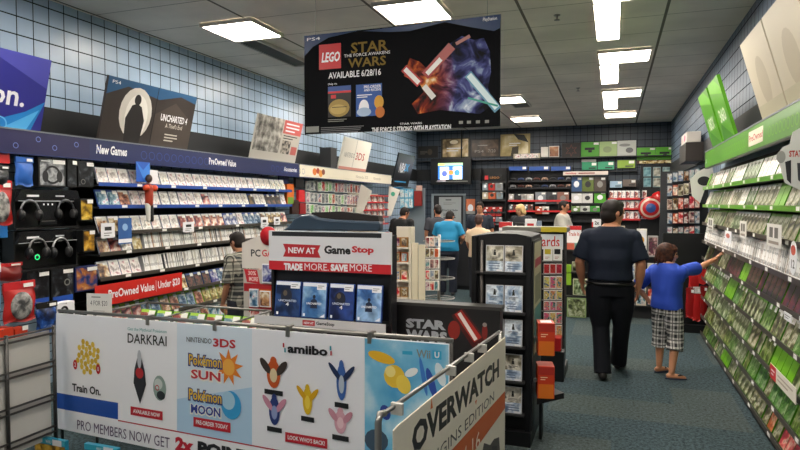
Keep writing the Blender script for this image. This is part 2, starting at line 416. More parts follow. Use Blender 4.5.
for s in ((404, 68, 420, 84, .035, 'b01c18'), (405, 69, 419, 83, .02, 'e8e0dc'), (425, 76, 452, 46, .04, '9a221c'), (427, 74, 441, 59, .02, 'e6dcd6'), (456, 44, 470, 36, .014, 'b06a60'), (424, 86, 434, 98, .025, 'd8d4d0'), (468, 74, 498, 110, .035, '5f95b0'), (469, 75, 497, 108, .024, 'd3e6ea'), (468, 98, 498, 106, .008, '3c9c8a')):
    streak(q, p, *s[:5], mat(s[5], .4))
q.build('printed_graphics', t)

# ------------------------------------------------------------ leaning boards above the fixtures
def board(name, lab, cat, side, ya, yb, z0, z1, lean, col, th=.03, xb=None, group=None):
    """board standing on the fixture top, top tipped out into the room"""
    if side == 'L': loc = (xb or -4.9, ya, z0); rz = PI / 2
    else: loc = (xb or 1.08, yb, z0); rz = -PI / 2
    t = thing(name, lab, cat, loc, rz, group, tilt=lean)
    w = yb - ya; h = (z1 - z0) / math.cos(lean)
    MB().box(0, w, 0, th, 0, h, col).build('board', t)
    return t, Panel(t), w, h
LE = R(14)
t, p, w, h = board('poster_board', 'violet-blue poster board with white lettering at the far left above the headsets', 'poster', 'L', 2.55, 3.98, 2.33, 2.95, LE, mat('2f2f86', .35), xb=-4.82)
q = Print(0); q.poly([(w, h), (w * .55, h), (w, h * .6)], mat('4a4ba6', .4)); q.poly([(w * .6, 0), (w * .93, 0), (w, h * .42), (w * .88, h * .25)], mat('1f7fc8', .4))
q.poly([(w * .75, 0), (w * .9, 0), (w * .97, h * .3)], mat('55b0ea', .4))
q.text('PlayStation.', (w * .08, h * .22, w * .865, h * .58), WHITE, .02); q.ring(w * .73, h * .04, .07, .012, mat('6fb7e8'))
q.build('printed_graphics', t)
t, p, w, h = board('poster_board', 'dark brown wide poster board with a standing figure above the new games header', 'poster', 'L', 4.62, 5.93, 2.33, 2.95, LE, mat('3a3330', .4), xb=-4.82)
q = Print(0); q.poly([(0, h), (w, h), (w, h * .86), (w * .8, h * .93), (w * .55, h * .8), (w * .2, h * .9), (0, h * .72)], mat('2b557c', .4))
q.ell(w * .32, h * .5, w * .17, h * .42, mat('cfcac0', .5)); q.ell(w * .33, h * .45, w * .12, h * .36, mat('e6e2da', .5))
q.poly([(w * .24, 0), (w * .22, h * .4), (w * .27, h * .62), (w * .32, h * .66), (w * .37, h * .62), (w * .42, h * .4), (w * .4, 0)], mat('231f1e')); q.ell(w * .32, h * .72, w * .035, h * .09, mat('231f1e'))
q.rect((w * .52, 0, w * .526, h), BLACK); q.poly([(w * .53, 0), (w * .53, h * .55), (w * .75, h * .8), (w, h * .5), (w, 0)], mat('4b423c', .5))
q.text('UNCHARTED 4', (w * .6, h * .46, w * .93, h * .58), WHITE, .02); q.text("A Thief's End", (w * .67, h * .35, w * .88, h * .43), mat('d8cfc2')); q.bars((w * .68, h * .1, w * .85, h * .26), mat('c9c2b6'), 3)
q.text('PS4', (w * .04, h * .9, w * .12, h * .95), WHITE); q.build('printed_graphics', t)
t, p, w, h = board('poster_board', 'pale grey and red poster board in two halves above the end of the blue header', 'poster', 'L', 7.25, 8.5, 2.33, 2.95, LE, mat('bdb8ae', .4), xb=-4.82)
q = Print(0); q.rect((0, h * .2, w * .55, h), speckle('grey collage print', [(.35, '4a4844'), (.5, '8f8b84'), (.65, 'c9c5bd')], 9, .5)); q.rect((w * .57, h * .68, w, h), mat('c25a55', .4))
q.bars((w * .62, h * .71, w * .96, h * .96), WHITE, 3)
q.bars((w * .6, h * .54, w * .95, h * .66), DGREY, 2); q.rect((w * .6, h * .2, w * .8, h * .52), speckle('grey crowd print', [(.4, '3d3b3a'), (.6, 'b4aca0')], 16, .5)); q.rect((w * .83, h * .2, w * .97, h * .4), mat('b9605a'))
q.build('printed_graphics', t)
t, p, w, h = board('poster_board', 'white folded board reading Nintendo 3DS above the cream header', 'poster', 'L', 10.1, 11.4, 2.33, 2.92, LE, mat('e8e3d6', .45), xb=-4.82)
q = Print(0); q.rect((w * .45, 0, w * .46, h), GREY); q.rect((0, 0, w, h * .1), mat('cf8c7c')); q.text('NINTENDO', (w * .1, h * .4, w * .46, h * .55), GREY); q.text('3DS', (w * .5, h * .36, w * .83, h * .6), mat('b3322f'), .01)
q.build('printed_graphics', t)
t, p, w, h = board('poster_board', 'black poster board with pale blue lettering in the back left corner', 'poster', 'L', 12.95, 14.1, 2.1, 2.85, LE, mat('15181d', .35), xb=-4.82)
q = Print(0); q.text('NBA', (w * .2, h * .42, w * .55, h * .72), WHITE, .02, .2); q.text('2K', (w * .5, h * .48, w * .8, h * .72), mat('3d9fd6'), .02, .2); q.rect((w * .1, h * .12, w * .8, h * .16), mat('3d9fd6'))
q.build('printed_graphics', t)
t, p, w, h = board('poster_board', 'small black sign board below the corner poster with a pale line of lettering', 'poster', 'L', 12.75, 14.0, 1.88, 2.08, LE, mat('171a1f', .35), xb=-4.75)
q = Print(0); q.bars((w * .2, h * .25, w * .85, h * .75), mat('d8b9b0'), 2); q.rect((0, h * .82, w, h * .9), mat('3d9fd6')); q.build('printed_graphics', t)
# small black box beside the 3DS board
t = thing('display_box', 'black upright box beside the white 3DS board', 'box', (-4.88, 9.72, 2.32))
MB().box(-.12, .1, 0, .25, 0, .36, DGREY).build('box_body', t, bevel=.004); MB().box(-.125, .105, -.005, .26, .36, .375, BLACK).build('lid', t)
# right side
LR = R(16)
for (ya, yb, lab, col, txt) in ((6.5, 7.1, 'bright green tall board with pale numerals, the nearer of the green pair', 'G', '360'), (7.2, 7.85, 'bright green tall board with pale numerals, the farther of the green pair', 'G', 'XBOX'),
                           (4.66, 5.36, 'blank beige tall board on the right header, the farther of the beige pair', 'B', ''), (3.9, 4.63, 'blank beige tall board on the right header, cut off by the frame', 'B', '')):
    m_ = mat('5aa41c', .35) if col == 'G' else mat('c9bfa6', .5)
    t, p, w, h = board('header_board', lab, 'sign board', 'R', ya, yb, 2.34, 2.93, LR, m_)
    q = Print(0)
    if col == 'G':
        q.poly([(0, h), (w * .6, h), (w, h * .8), (w, h * .7), (0, h * .85)], mat('78c62e', .4)); q.poly([(0, 0), (w, 0), (w * .2, h * .3)], mat('3f8a17', .4))
        q.text(txt, (w * .25, h * .3, w * .8, h * .52), mat('dfe8cf'), .02)
    else:
        q.ell(w * .5, h * .42, w * .2, h * .3, mat('b9ae95', .6)); q.rect((0, 0, w, h * .17), mat('bcb597', .5))
    q.build('printed_graphics', t)

# ------------------------------------------------------------ game cases
PAL = dict(pale=(['6f6a66', 'b9b3ab', 'f1eee8', 'e3d2c6', 'a8483c'], 16, .8), warm=(['2b1a14', '6e4630', 'b88a5c', 'd9c9ae', 'e8e4da'], 14, .8), cool=(['131a2c', '33507c', '8a9bb4', 'd6d9dc', 'b7473c'], 14, .8),
           dark=(['070708', '15110f', '2e241e', '6a3f24', '232d42'], 12, .8), grn=(['131f09', '2f4c17', '5f8236', '98a87a', '33451f'], 15, .5), olive=(['17170f', '44482c', '7c8258', 'bcbda4', '365020'], 14, .7), red=(['4a1512', '9c3328', 'c9604a', 'd8b59c', '703c2c'], 14, .3))
AV = {}
def av(n, i=None):
    if (n, i) not in AV: c, s, sp = PAL[n]; AV[(n, i)] = art(n + ' cover print', c, s, spread=sp, seed=None if i is None else (i * .37 + .11) % 1)
    return AV[(n, i)]
A_pale, A_warm, A_cool, A_dark, A_grn, A_olive, A_red = [av(n) for n in ('pale', 'warm', 'cool', 'dark', 'grn', 'olive', 'red')]
STICK = mat('f1efe9', .5); XPL = mat('4a8a1f', .3); XBAND = mat('6fae2c', .35); PPL = mat('1f3f8f', .3); PBAND = mat('2c4f9e', .35)
CASE_W, CASE_T, CASE_H = .135, .014, .188
def case_mesh(plastic, artm, band, sticker=True, h=CASE_H, w=CASE_W, ts=False):
    b = MB(); b.box(-w / 2, w / 2, 0, CASE_T, 0, h, plastic)
    b.box(-w / 2 + .004, w / 2 - .002, -.0012, 0, .004, h - .024, artm)
    b.box(-w / 2 + .004, w / 2 - .002, -.0012, 0, h - .024, h - .003, band)
    if sticker: b.box(w / 2 - .06, w / 2 - .004, -.0022, -.0012, h - .045, h - .008, STICK)
    b.box(-w / 2 - .0005, -w / 2 + .001, .002, .012, .004, h - .004, band)
    return b.mesh('game_case')
CM = {}
DEF = {'x_grn': (XPL, 'grn', XBAND, True, CASE_H), 'x_ol': (XPL, 'olive', XBAND, False, CASE_H), 'x_dark': (XPL, 'dark', mat('24361a', .3), False, CASE_H), 'x_lime': (XPL, mat('6cab1a', .35), XBAND, False, CASE_H), 'x_pale': (XPL, 'pale', STICK, True, CASE_H),
       'x_red': (XPL, 'red', mat('8d2f26', .4), False, CASE_H), 'x_olp': (XPL, 'olive', STICK, True, CASE_H), 'p_pale': (PPL, 'pale', STICK, True, .175), 'p_warm': (PPL, 'warm', STICK, True, .175), 'p_cool': (PPL, 'cool', PBAND, True, .175),
       'p_dark': (BLACK, 'dark', PBAND, True, .175), 'g_warm': (XPL, 'warm', mat('a9d24a', .35), True, CASE_H), 'g_cool': (XPL, 'cool', mat('a9d24a', .35), True, CASE_H), 'w_cool': (WHITE, 'cool', STICK, True, CASE_H)}
def cm(k):
    if k not in CM:
        n, _, i = k.partition('#'); pl_, a_, bd, st, h_ = DEF[n]
        CM[k] = case_mesh(pl_, av(a_, int(i) if i else 0) if isinstance(a_, str) else a_, bd, st, h_)
    return CM[k]
KN = {'x_grn': 'green', 'x_ol': 'olive', 'x_dark': 'dark', 'x_lime': 'plain lime-green', 'x_pale': 'pale', 'x_red': 'red', 'x_olp': 'white-topped olive', 'p_pale': 'pale', 'p_warm': 'tan', 'p_cool': 'bluish', 'p_dark': 'dark', 'g_warm': 'green-topped tan', 'g_cool': 'green-topped bluish', 'w_cool': 'white-framed bluish'}
ORD = ['top', 'second', 'third', 'fourth', 'fifth', 'sixth', 'seventh', 'eighth', 'lowest']
def nth(i): return '%d%s' % (i, 'th' if 10 <= i % 100 <= 20 else {1: 'st', 2: 'nd', 3: 'rd'}.get(i % 10, 'th'))
def place(me, loc, rot, label, group, name='game_case', cat='game case', scale=None):
    o = bpy.data.objects.new(name, me); COL.objects.link(o); o.location = loc; o.rotation_euler = rot
    if scale: o.scale = scale
    return tag(o, label, cat, group)
LEAN = R(19)
CASES = []
def place_case(k, loc, rot, label, group, scale=None): CASES.append((k, loc, rot, label, group, scale))
def flush_cases():
    def size(c):
        v = Vector(c[1]) - CAM; f = v.dot(CF)
        if f < .5: return 0
        u = 400 + F * v.dot(CR) / f; w = 225 - F * v.dot(CU) / f
        if not (-5 < u < 800 and 0 < w < 452): return 0
        return abs(v.normalized().dot(Matrix.Rotation(c[2][2], 3, 'Z') @ Vector((0, -1, 0)))) / f ** 2
    CASES.sort(key=lambda c: -size(c))
    for k, loc, rot, label, group, scale in CASES[:298]: place(cm(k), loc, rot, label, group, scale=scale)
    b = MB()
    for k, loc, rot, label, group, scale in CASES[298:]:
        me = cm(k); M = Matrix.LocRotScale(Vector(loc), __import__('mathutils').Euler(rot), Vector(scale or (1, 1, 1))); o = len(b.v)
        b.v += [tuple(M @ v.co) for v in me.vertices]
        for p in me.polygons: b.f.append([o + i for i in p.vertices]); b.m.append(b.mi(me.materials[p.material_index])); b.sm.append(False)
    tag(b.build('distant_game_cases'), 'smaller and farther front-facing game cases on the shelves of both side walls', 'game cases', None, 'stuff')
def case_row(side, z, y0, y1, kinds, weights, row, gap=.012, lean=LEAN, run=None):
    y = y0 + CASE_W / 2; i = 0; runk = None; left = 0
    while y + CASE_W / 2 < y1:
        i += 1
        if left <= 0:
            runk = rnd.choices(kinds, weights)[0] + '#%d' % rnd.randrange(9); left = rnd.choice((1, 2, 2, 3, 4)) if side == 'R' else rnd.choice((1, 1, 2, 3)); y += (.028 if side == 'R' else .012) if i > 1 and rnd.random() < .6 else 0
        left -= 1; k = runk
        zz = z + .0055
        if side == 'R': loc = (1.072, y, zz); rot = (-lean, 0, -PI / 2)
        else: loc = (-4.735, y, zz); rot = (-lean, 0, PI / 2)
        place_case(k, loc, rot, '%s game case, %s from the near end, %s shelf, %s wall' % (KN[k.split('#')[0]], nth(i), row, 'right' if side == 'R' else 'left'),
              'front-facing game cases on the %s wall' % ('right' if side == 'R' else 'left'))
        y += CASE_W + .004

# ------------------------------------------------------------ wall fixtures
SLAT = stripes('slatwall', ['8ea4b4', '8ea4b4', '8ea4b4', '8ea4b4', '8ea4b4', '8ea4b4', '8ea4b4', '3c4650'], .076, 2)
def fixture(side, ya, yb, lips, label, depth, panel_top=2.12, panel=DGREY, lipcols=None):
    """shelf run against a side wall, in the frame of that wall"""
    if side == 'L': loc = (-4.7, ya, 0); rz = PI / 2; back = depth
    else: loc = (1.05, yb, 0); rz = -PI / 2; back = depth
    t = thing('wall_shelving', label, 'shelving', loc, rz); L = yb - ya
    MB().box(0, L, back - .012, back, .02, panel_top, panel).build('back_panel', t)
    MB().box(0, L, .02, back - .014, 0, .05, DBLK).build('plinth', t)
    for i, z in enumerate(lips):
        s = MB().box(.002, L - .002, .004, back - .014, z - .022, z - .008, DGREY).build('shelf', t)
        lc = (lipcols or {}).get(i, mat('423d35', .4))
        MB().box(0, L, -.002, .003, z - .024, z + .014, lc).build('price_rail', s)
        x = .25 + rnd.random() * .3
        while x < L - .1: MB().box(x, x + .07, -.004, -.0021, z - .018, z + .009, STICK).build('price_ticket', s); x += rnd.uniform(.4, .8)
    return t
RL = [1.885, 1.67, 1.45, 1.225, 1.02, .77, .525, .285, .07]
GL = mat('5a9a1e', .35)
fixture('R', 4.0, 8.4, RL, 'long wall of shelves with green price rails, covering the right wall', .2, 2.12, mat('3b3833', .6), {0: GL, 1: GL})
fixture('L', 4.5, 8.2, [1.89, 1.67, 1.405, 1.205, .96, .70, .48, .25], 'long run of shelves with dark blue rails under the new games header', .45, 1.95, mat('232325', .6), {0: PBAND, 1: PBAND})
struct('trim_5', MB().box(XL, XL + .02, 3.2, 12.6, 1.95, 2.12, SLAT))
struct('trim_6', MB().box(XR - .015, XR, 4.0, 8.45, 2.121, 2.31, SLAT))
y0r, y1r = 4.1, 8.38
case_row('R', RL[0] - .008, y0r, y1r, ['x_pale', 'x_olp', 'x_lime', 'x_grn'], [6, 3, 1, 1], 'top')
case_row('R', RL[1] - .008, y0r, y1r, ['x_pale', 'x_olp', 'x_lime', 'x_ol'], [4, 4, .6, 3], 'second')
case_row('R', RL[2] - .008, y0r, y1r, ['x_olp', 'x_lime', 'x_ol', 'x_pale'], [4, .8, 5, 1], 'third')
case_row('R', RL[4] - .008, y0r, y1r, ['x_dark', 'x_ol', 'x_lime'], [9, 1, .6], 'fifth')
case_row('R', RL[5] - .008, y0r, y1r, ['x_grn', 'x_ol', 'x_lime', 'x_olp'], [4, 4, 1, 1], 'sixth')
case_row('R', RL[6] - .008, y0r, y1r, ['x_grn', 'x_ol', 'x_lime', 'x_olp'], [5, 4, 1, .6], 'seventh')
case_row('R', RL[7] - .008, y0r, y1r, ['x_grn', 'x_ol', 'x_lime', 'x_red'], [4, 4, 1, .6], 'eighth')
case_row('R', RL[8] - .008, y0r, 5.0, ['x_red', 'x_ol'], [5, 1.4], 'lowest')
case_row('R', RL[8] - .008, 5.0, y1r, ['x_grn', 'x_ol', 'x_lime', 'x_red'], [4, 4, 1.2, 1.5], 'ninth and lowest')
LLp = [1.89, 1.67, 1.405, 1.205, .96, .70, .48, .25]
yl0, yl1 = 4.53, 8.17
case_row('L', LLp[0] - .008, yl0, yl1, ['p_pale', 'p_warm'], [8, 1], 'top', .01)
case_row('L', LLp[1] - .008, yl0, yl1, ['p_pale', 'p_warm', 'p_cool', 'p_dark'], [5, 3, 1.2, .8], 'second', .01)
case_row('L', LLp[2] - .008, yl0, yl1, ['p_pale', 'p_warm', 'p_cool'], [3, 3, 2], 'third', .01)
case_row('L', LLp[3] - .008, yl0, 5.12, ['p_warm', 'p_cool', 'p_pale'], [3, 2, 3], 'fourth', .01)
case_row('L', LLp[4] - .008, yl0, 5.12, ['p_warm', 'p_pale'], [3, 2], 'fifth', .01)
case_row('L', LLp[5] - .008, yl0, yl1, ['p_dark', 'p_cool', 'p_warm'], [3, 3, 2], 'sixth', .01)
case_row('L', LLp[6] - .008, yl0, yl1, ['g_warm', 'g_cool'], [3, 3], 'seventh', .01)
case_row('L', LLp[7] - .008, yl0, yl1, ['g_warm', 'w_cool', 'g_cool'], [3, 3, 1], 'lowest', .01)

# spine-out cases: white sleeves
def spine_mesh(c1, ink, h=.188):
    b = MB(); t_ = .0135
    b.box(-t_ / 2, t_ / 2, .0, .134, 0, h, c1)
    q = random.Random(str((ink.name, c1.name)))
    z = .02
    while z < h - .05:
        l = q.uniform(.01, .03); b.box(-.0022, .0022, -.0006, 0, z, z + l, ink); z += l + q.uniform(.03, .07)
    b.box(-t_ / 2 + .001, t_ / 2 - .001, -.0008, 0, h - .024, h - .006, STICK)
    return b.mesh('spine_out_game_case')
SP = [spine_mesh(mat('f4f2ee', .45), mat('6a6a6a')), spine_mesh(mat('e2ddd4', .45), mat('8a5a3a')), spine_mesh(mat('f3f2ef', .45), mat('53626e')), spine_mesh(mat('b5b2ad', .45), mat('404040')), spine_mesh(mat('c9bcae', .45), mat('77352c'))]
SPN = ['white', 'cream', 'bright white', 'grey', 'tan']
y = 4.1; i = 0; SLN = R(9)
while y < 8.36 and i < 300:
    i += 1; k = rnd.choices(range(5), [5, 2, 4, 1.2, .5])[0]
    place(SP[k], (1.066, y, RL[3] - .004), (-SLN, 0, -PI / 2), '%s spine-out game, %s from the near end, white row, right wall' % (SPN[k], nth(i)),
          'white spine-out games on the right wall', 'spine_out_game_case', 'game case')
    y += .0139
    if rnd.random() < .035: y += .012
b = MB()
def spine_stuff(b, side, z, ya, yb):
    y = ya
    while y < yb:
        c = rnd.choices([mat('f6f4f0', .45), mat('e4ddd2', .45), mat('b3b0ac', .45), mat('c29a7c', .45), mat('4e5258', .45)], [9, 3, 1, .6, 1.1])[0]
        lx = -4.732 if side == 'L' else 1.066
        M = Matrix.Translation((lx, y, z)) @ Matrix.Rotation(PI / 2 if side == 'L' else -PI / 2, 4, 'Z') @ Matrix.Rotation(-R(12), 4, 'X') @ Matrix.Rotation(R(rnd.uniform(-3, 3)), 4, 'Y')
        b.box(-.0065, .0065, 0, .134, 0, .18 + rnd.uniform(-.006, .006), c, M)
        b.box(-.0022, .0022, -.0008, 0, .06, .06 + rnd.uniform(.015, .04), mat('6d6f72'), M)
        y += .0155 + (rnd.random() < .05) * .02
spine_stuff(b, 'L', LLp[3] - .003, 5.14, 8.15); spine_stuff(b, 'L', LLp[4] - .003, 5.14, 8.15)
tag(b.build('spine_out_game_cases'), 'packed rows of white spine-out games on two left wall shelves', 'game cases', None, 'stuff')

# ------------------------------------------------------------ fascias (headers)
def fascia(side, ya, yb, label, m, z0=2.12, z1=2.31, X=None):
    if side == 'L': loc = (X or -4.7, ya, z0); rz = PI / 2; dep = 5.14 + loc[0]
    else: loc = (X or 1.05, yb, z0); rz = -PI / 2; dep = 1.24 - loc[0]
    t = thing('shelf_header', label, 'header sign', loc, rz); w = yb - ya; h = z1 - z0
    MB().box(0, w, 0, .03, 0, h, m).build('face', t)
    MB().box(0, w, -.004, dep - .003, h, h + .012, mat('6d747c', .4)).build('top_ledge', t)
    MB().box(0, w, -.004, .035, -.012, 0, NAVY if side == 'L' else mat('2f3a2c', .4)).build('lower_edge', t)
    return t, Panel(t), w, h
t, p, w, h = fascia('L', 2.9, 8.42, 'long dark blue header with white lettering running above the left shelves', mat('1a2555', .35))
q = Print(0)
q.rect((0, 0, 1.5, h), mat('211f4c', .4))
q.text('New Games', (p.L(96, 145)[0], .055, p.L(127, 150)[0], .145), WHITE, .03, .15)
q.text('PreOwned Value', (p.L(209, 160)[0], .055, p.L(236, 163)[0], .14), WHITE, .03)
q.text('Accessories', (p.L(284, 168)[0], .06, p.L(297, 170)[0], .13), WHITE, .03)
lb = mat('2c4690', .4)
for x in [2.2 + i * .115 for i in range(13)] + [4.75 + i * .13 for i in range(8)]: q.ring(x, h * .45, .045, .006, lb, 12)
for x, z in ((.2, .12), (.45, .06), (.66, .13), (.82, .07), (1.05, .12), (1.3, .1)): q.ring(x + .3, z, .025, .006, mat('6d7fc8'), 10)
q.build('printed_graphics', t)
t, p, w, h = fascia('L', 8.45, 12.6, 'cream header with an orange splash, above the accessory wall on the left', mat('e2dac6', .45))
q = Print(0)
for dx, dz, r_, col in ((.5, .1, .06, 'd8742a'), (.62, .12, .05, 'a8381f'), (.72, .08, .06, 'd9922c'), (.82, .11, .05, '7c3420')): q.ell(dx, dz, r_ * 1.2, r_, mat(col))
q.text('Nintendo 3DS', (2.2, .06, 2.8, .12), mat('9c9484')); q.text('Nintendo', (3.1, .06, 3.5, .12), mat('9c9484')); q.build('printed_graphics', t)
t, p, w, h = fascia('R', 3.6, 8.25, 'long bright green header above the right hand shelves', mat('4f8f16', .35), 2.13, 2.32)
q = Print(0); rr = p.rc(749, 131, 763, 146)
for x in [w - 3.4 + i * .095 for i in range(15)] + [w - 1.2 + i * .1 for i in range(6)]:
    if not rr[0] - .06 < x < rr[2] + .06: q.ring(x, h * .45, .04, .007, mat('7cba3c'), 12)
q.rect((rr[0], .035, rr[2], .155), mat('dcd7bb', .5)); q.text('PreOwned', (rr[0] + .015, .07, rr[2] - .015, .125), mat('b0322c'), .02)
for i in range(12): q.ring(p.L(768, 130)[0] + .05 + i * .1, h * .45, .04, .007, mat('7cba3c'), 12)
q.text('360', (.06, .05, .16, .1), WHITE); q.build('printed_graphics', t)

# ------------------------------------------------------------ hanging and standing goods
TAGM = mat('f4f2ee', .5)
def frame(side, c):                       # bare helper frame for placing goods: 'L' faces +x at x=c, 'R' faces -x, 'B' faces the camera at y=c
    M = {'L': Matrix.Translation((c, 0, 0)) @ Matrix.Rotation(PI / 2, 4, 'Z'), 'R': Matrix.Translation((c, 0, 0)) @ Matrix.Rotation(-PI / 2, 4, 'Z'), 'B': Matrix.Translation((0, c, 0))}[side]
    f = Panel.__new__(Panel); f.M = M; f.I = M.inverted(); f.rz = {'L': PI / 2, 'R': -PI / 2, 'B': 0}[side]; return f
def item(fr, u0, v0, u1, v1, name, label, cat, body, front=None, depth=.05, y=0, group=None, tag_=False, hook=0, pr=None, bev=.003, zfloor=None):
    r = fr.rc(u0, v0, u1, v1, y)
    if zfloor is not None: r = (r[0], zfloor, r[2], r[3])
    loc = fr.M @ Vector((r[0], y, r[1])); t = thing(name, label, cat, loc, fr.rz, group); w, h = r[2] - r[0], r[3] - r[1]
    MB().box(0, w, 0, depth, 0, h, body).build('box_body', t, bevel=min(bev, w * .2, h * .2, depth * .3))
    if front: MB().box(w * .06, w * .94, -.0015, 0, h * .06, h * .94, front).build('printed_front', t)
    if tag_: MB().box(w * .5, w * .95, -.012, -.010, h * .8, h * .8 + .035, TAGM).build('price_tag', t)
    if hook: MB().tube([(w / 2, -.01, h * .93), (w / 2, hook, h * .93)], .003, STEEL, 6).build('hook', t)
    if pr:
        q = Print(-.002); pr(q, w, h); q.build('printed_graphics', t)
    return t, w, h
def headphones(fr, u, v, size, label, y=0, col=BLACK, accent=STEEL, hook=0, group=None):
    c = fr.L(u, v, y); t = thing('headphones', label, 'headphones', fr.M @ Vector((c[0], y, c[1] - size * .55)), fr.rz, group)
    s = size; P = [(s * .42 * math.cos(a), 0, s * .55 + s * .5 * math.sin(a)) for a in [PI * i / 12 for i in range(13)]]
    MB().tube(P, s * .045, accent, 8).build('headband', t)
    MB().tube([(x * .93, 0, s * .55 + (z - s * .55) * .9) for x, _, z in P[3:10]], s * .05, col, 8).build('headband_pad', t)
    for sx in (-1, 1):
        e = MB(); e.ball((sx * s * .42, 0, s * .42), (s * .13, s * .2, s * .26), col); e.build('ear_cup', t)
        MB().ball((sx * s * .34, 0, s * .42), (s * .07, s * .17, s * .22), DGREY).build('ear_pad', t)
    if hook: MB().tube([(0, -.01, s * 1.0), (0, hook, s * 1.0)], .004, STEEL, 6).build('hook', t)
    return t
def pouch(fr, u0, v0, u1, v1, label, body, top, y=0, hook=.1, group=None, name='blister_bag', cat='hanging bag', win=None):
    r = fr.rc(u0, v0, u1, v1, y); w, h = r[2] - r[0], r[3] - r[1]
    t = thing(name, label, cat, fr.M @ Vector((r[0], y, r[1])), fr.rz, group)
    b = MB(); n = 8; vs = []; m = 9
    for j in range(m + 1):
        for i in range(n + 1):
            a, c = i / n, j / m; bul = math.sin(PI * a) ** .6 * math.sin(PI * min(1, c * 1.15)) ** .7 if 0 < a < 1 and 0 < c * 1.15 < 1 else 0
            vs.append((w * (a + .03 * math.sin(9 * c + u0)), -bul * w * .16 - .002, h * c + .01 * math.sin(7 * a)))
    k = len(vs); vs += [(x, .004 - (yy + .002) * .3, z) for x, yy, z in vs]
    fs = []
    for j in range(m):
        for i in range(n):
            a = j * (n + 1) + i; fs.append((a, a + 1, a + n + 2, a + n + 1)); fs.append((k + a, k + a + n + 1, k + a + n + 2, k + a + 1))
    for j in range(m):
        for i in (0, n): a = j * (n + 1) + i; fs.append((a, a + n + 1, k + a + n + 1, k + a))
    for i in range(n):
        for j in (0, m): a = j * (n + 1) + i; fs.append((a, a + 1, k + a + 1, k + a))
    b.add(vs, fs, body, True); b.build('bag', t)
    if win: MB().ball((w / 2, -w * .1, h * .42), (w * .36, w * .1, h * .36), win).build('window', t)
    MB().box(0, w, -.012, .006, h * .84, h * 1.04, top).build('header_card', t)
    MB().box(w * .6, w * .92, -.016, -.0125, h * .88, h * .98, TAGM).build('price_tag', t)
    if hook: MB().tube([(w / 2, -.02, h), (w / 2, hook, h)], .003, STEEL, 6).build('hook', t)
    return t

# ---- headset wall, far left
t = thing('slatwall_panel', 'pale blue slatwall panel behind the headsets at the far left', 'slatwall', (-5.0, 2.6, 0), PI / 2)
MB().box(0, 1.86, 0, .04, 0, 2.1, SLAT).build('board', t)
for x in (.02, 1.84): MB().box(x - .02, x + .02, -.01, .0, 0, 1.9, DSTEEL).build('upright', t)
FL = frame('L', -4.72); HK = .282
A_hs = art('headset box print', ['050506', '101114', '2a2d33', '6d7074'], 14, spread=.2); A_gold = art('gold box print', ['1a1208', '6b4c12', 'c99b2c', 'e3c86a'], 12, spread=.1); A_bl = art('blue box print', ['05070d', '12244f', '2b59a5', 'b7c6dd'], 12, spread=.1)
def logo(txt, c=WHITE): return lambda q, w, h: q.bars((w * .15, h * .82, w * .6, h * .92), c, 2)
item(FL, -12, 150, 10, 163, 'packaged_cable', 'red carded pack at the top left corner, half cut off by the frame', 'pack', RED, None, .03, hook=HK, tag_=True)
pouch(FL, -10, 166, 9, 186, 'dark mesh pack with a grey header, under the top left red pack', A_hs, DGREY, hook=HK)
pouch(FL, 15, 158, 33, 186, 'bright blue hanging bag with a white tag, left of the silver headset box', mat('2a62b8', .35), mat('2a62b8', .35), hook=HK)
item(FL, 38, 158, 66, 187, 'headset_box', 'black headset box with a silver window, top row of the headset wall', 'box', BLACK, art('silver headset window', ['141416', '5d6064', 'b5b7ba', '2a2b2e'], 9, spread=.1), .1, tag_=True, pr=lambda q, w, h: (q.bars((w * .1, h * .84, w * .6, h * .93), WHITE, 1), q.ring(w * .5, h * .42, w * .3, w * .07, mat('16171a'), 20), q.ell(w * .24, h * .36, w * .11, h * .2, mat('1d1e22')), q.ell(w * .76, h * .36, w * .11, h * .2, mat('1d1e22'))), hook=HK)
item(FL, 67, 159, 77, 187, 'headset_box', 'narrow black box right of the silver headset box, top row', 'box', BLACK, A_hs, .1, tag_=True, hook=HK)
item(FL, 78, 161, 94, 187, 'headset_box', 'black box nearest the shelves in the top row of the headset wall', 'box', BLACK, A_hs, .1, tag_=True, pr=lambda q, w, h: q.ring(w * .3, h * .2, w * .14, .006, STEEL), hook=HK)
pouch(FL, -12, 182, 12, 225, 'large red and grey hanging bag at the left edge beside the headset rack', mat('b32420', .35), RED, hook=HK, win=art('grey controller bag', ['1b1b1d', '4b4b4c', 'a8a6a2', 'd2cfca'], 14, spread=.05))
item(FL, -10, 222, 8, 238, 'packaged_cable', 'bright blue carded pack at the left edge below the red bag', 'pack', mat('1d6fb8', .4), None, .03, hook=HK)
# headset demo racks
def rack(v0, v1, lab, txt, hp):
    r = FL.rc(15, v0, 79.5, v1, -.02); t = thing('headset_rack', lab, 'display rack', FL.M @ Vector((r[0], -.02, r[1])), PI / 2); w, h = r[2] - r[0], r[3] - r[1]
    MB().box(0, w, .16, .18, 0, h, BLACK).build('back_board', t)
    MB().box(0, w, 0, .18, 0, .02, BLACK).build('tray', t)
    for x in (0, w - .015): MB().box(x, x + .015, .02, .18, .02, h, BLACK).build('side_panel', t)
    q = MB(); q.prism([(0, h - .1), (w, h - .1), (w * .95, h), (w * .06, h)], -.02, .02, GLOSSB); o = q.build('header', t)
    pr = Print(-.0205); pr.bars((w * .14, h - .075, w * .42, h - .03), WHITE, 1); pr.bars((w * .58, h - .07, w * .8, h - .035), mat('b9bcc0'), 1)
    pr.rect((w * .02, h - .1, w * .98, h - .094), mat('b9bcc0')); pr.build('lettering', t)
    MB().tube([(w / 2, .18, h * .8), (w / 2, HK - .0, h * .8)], .008, STEEL, 6).build('wall_bracket', t)
    return t, w, h
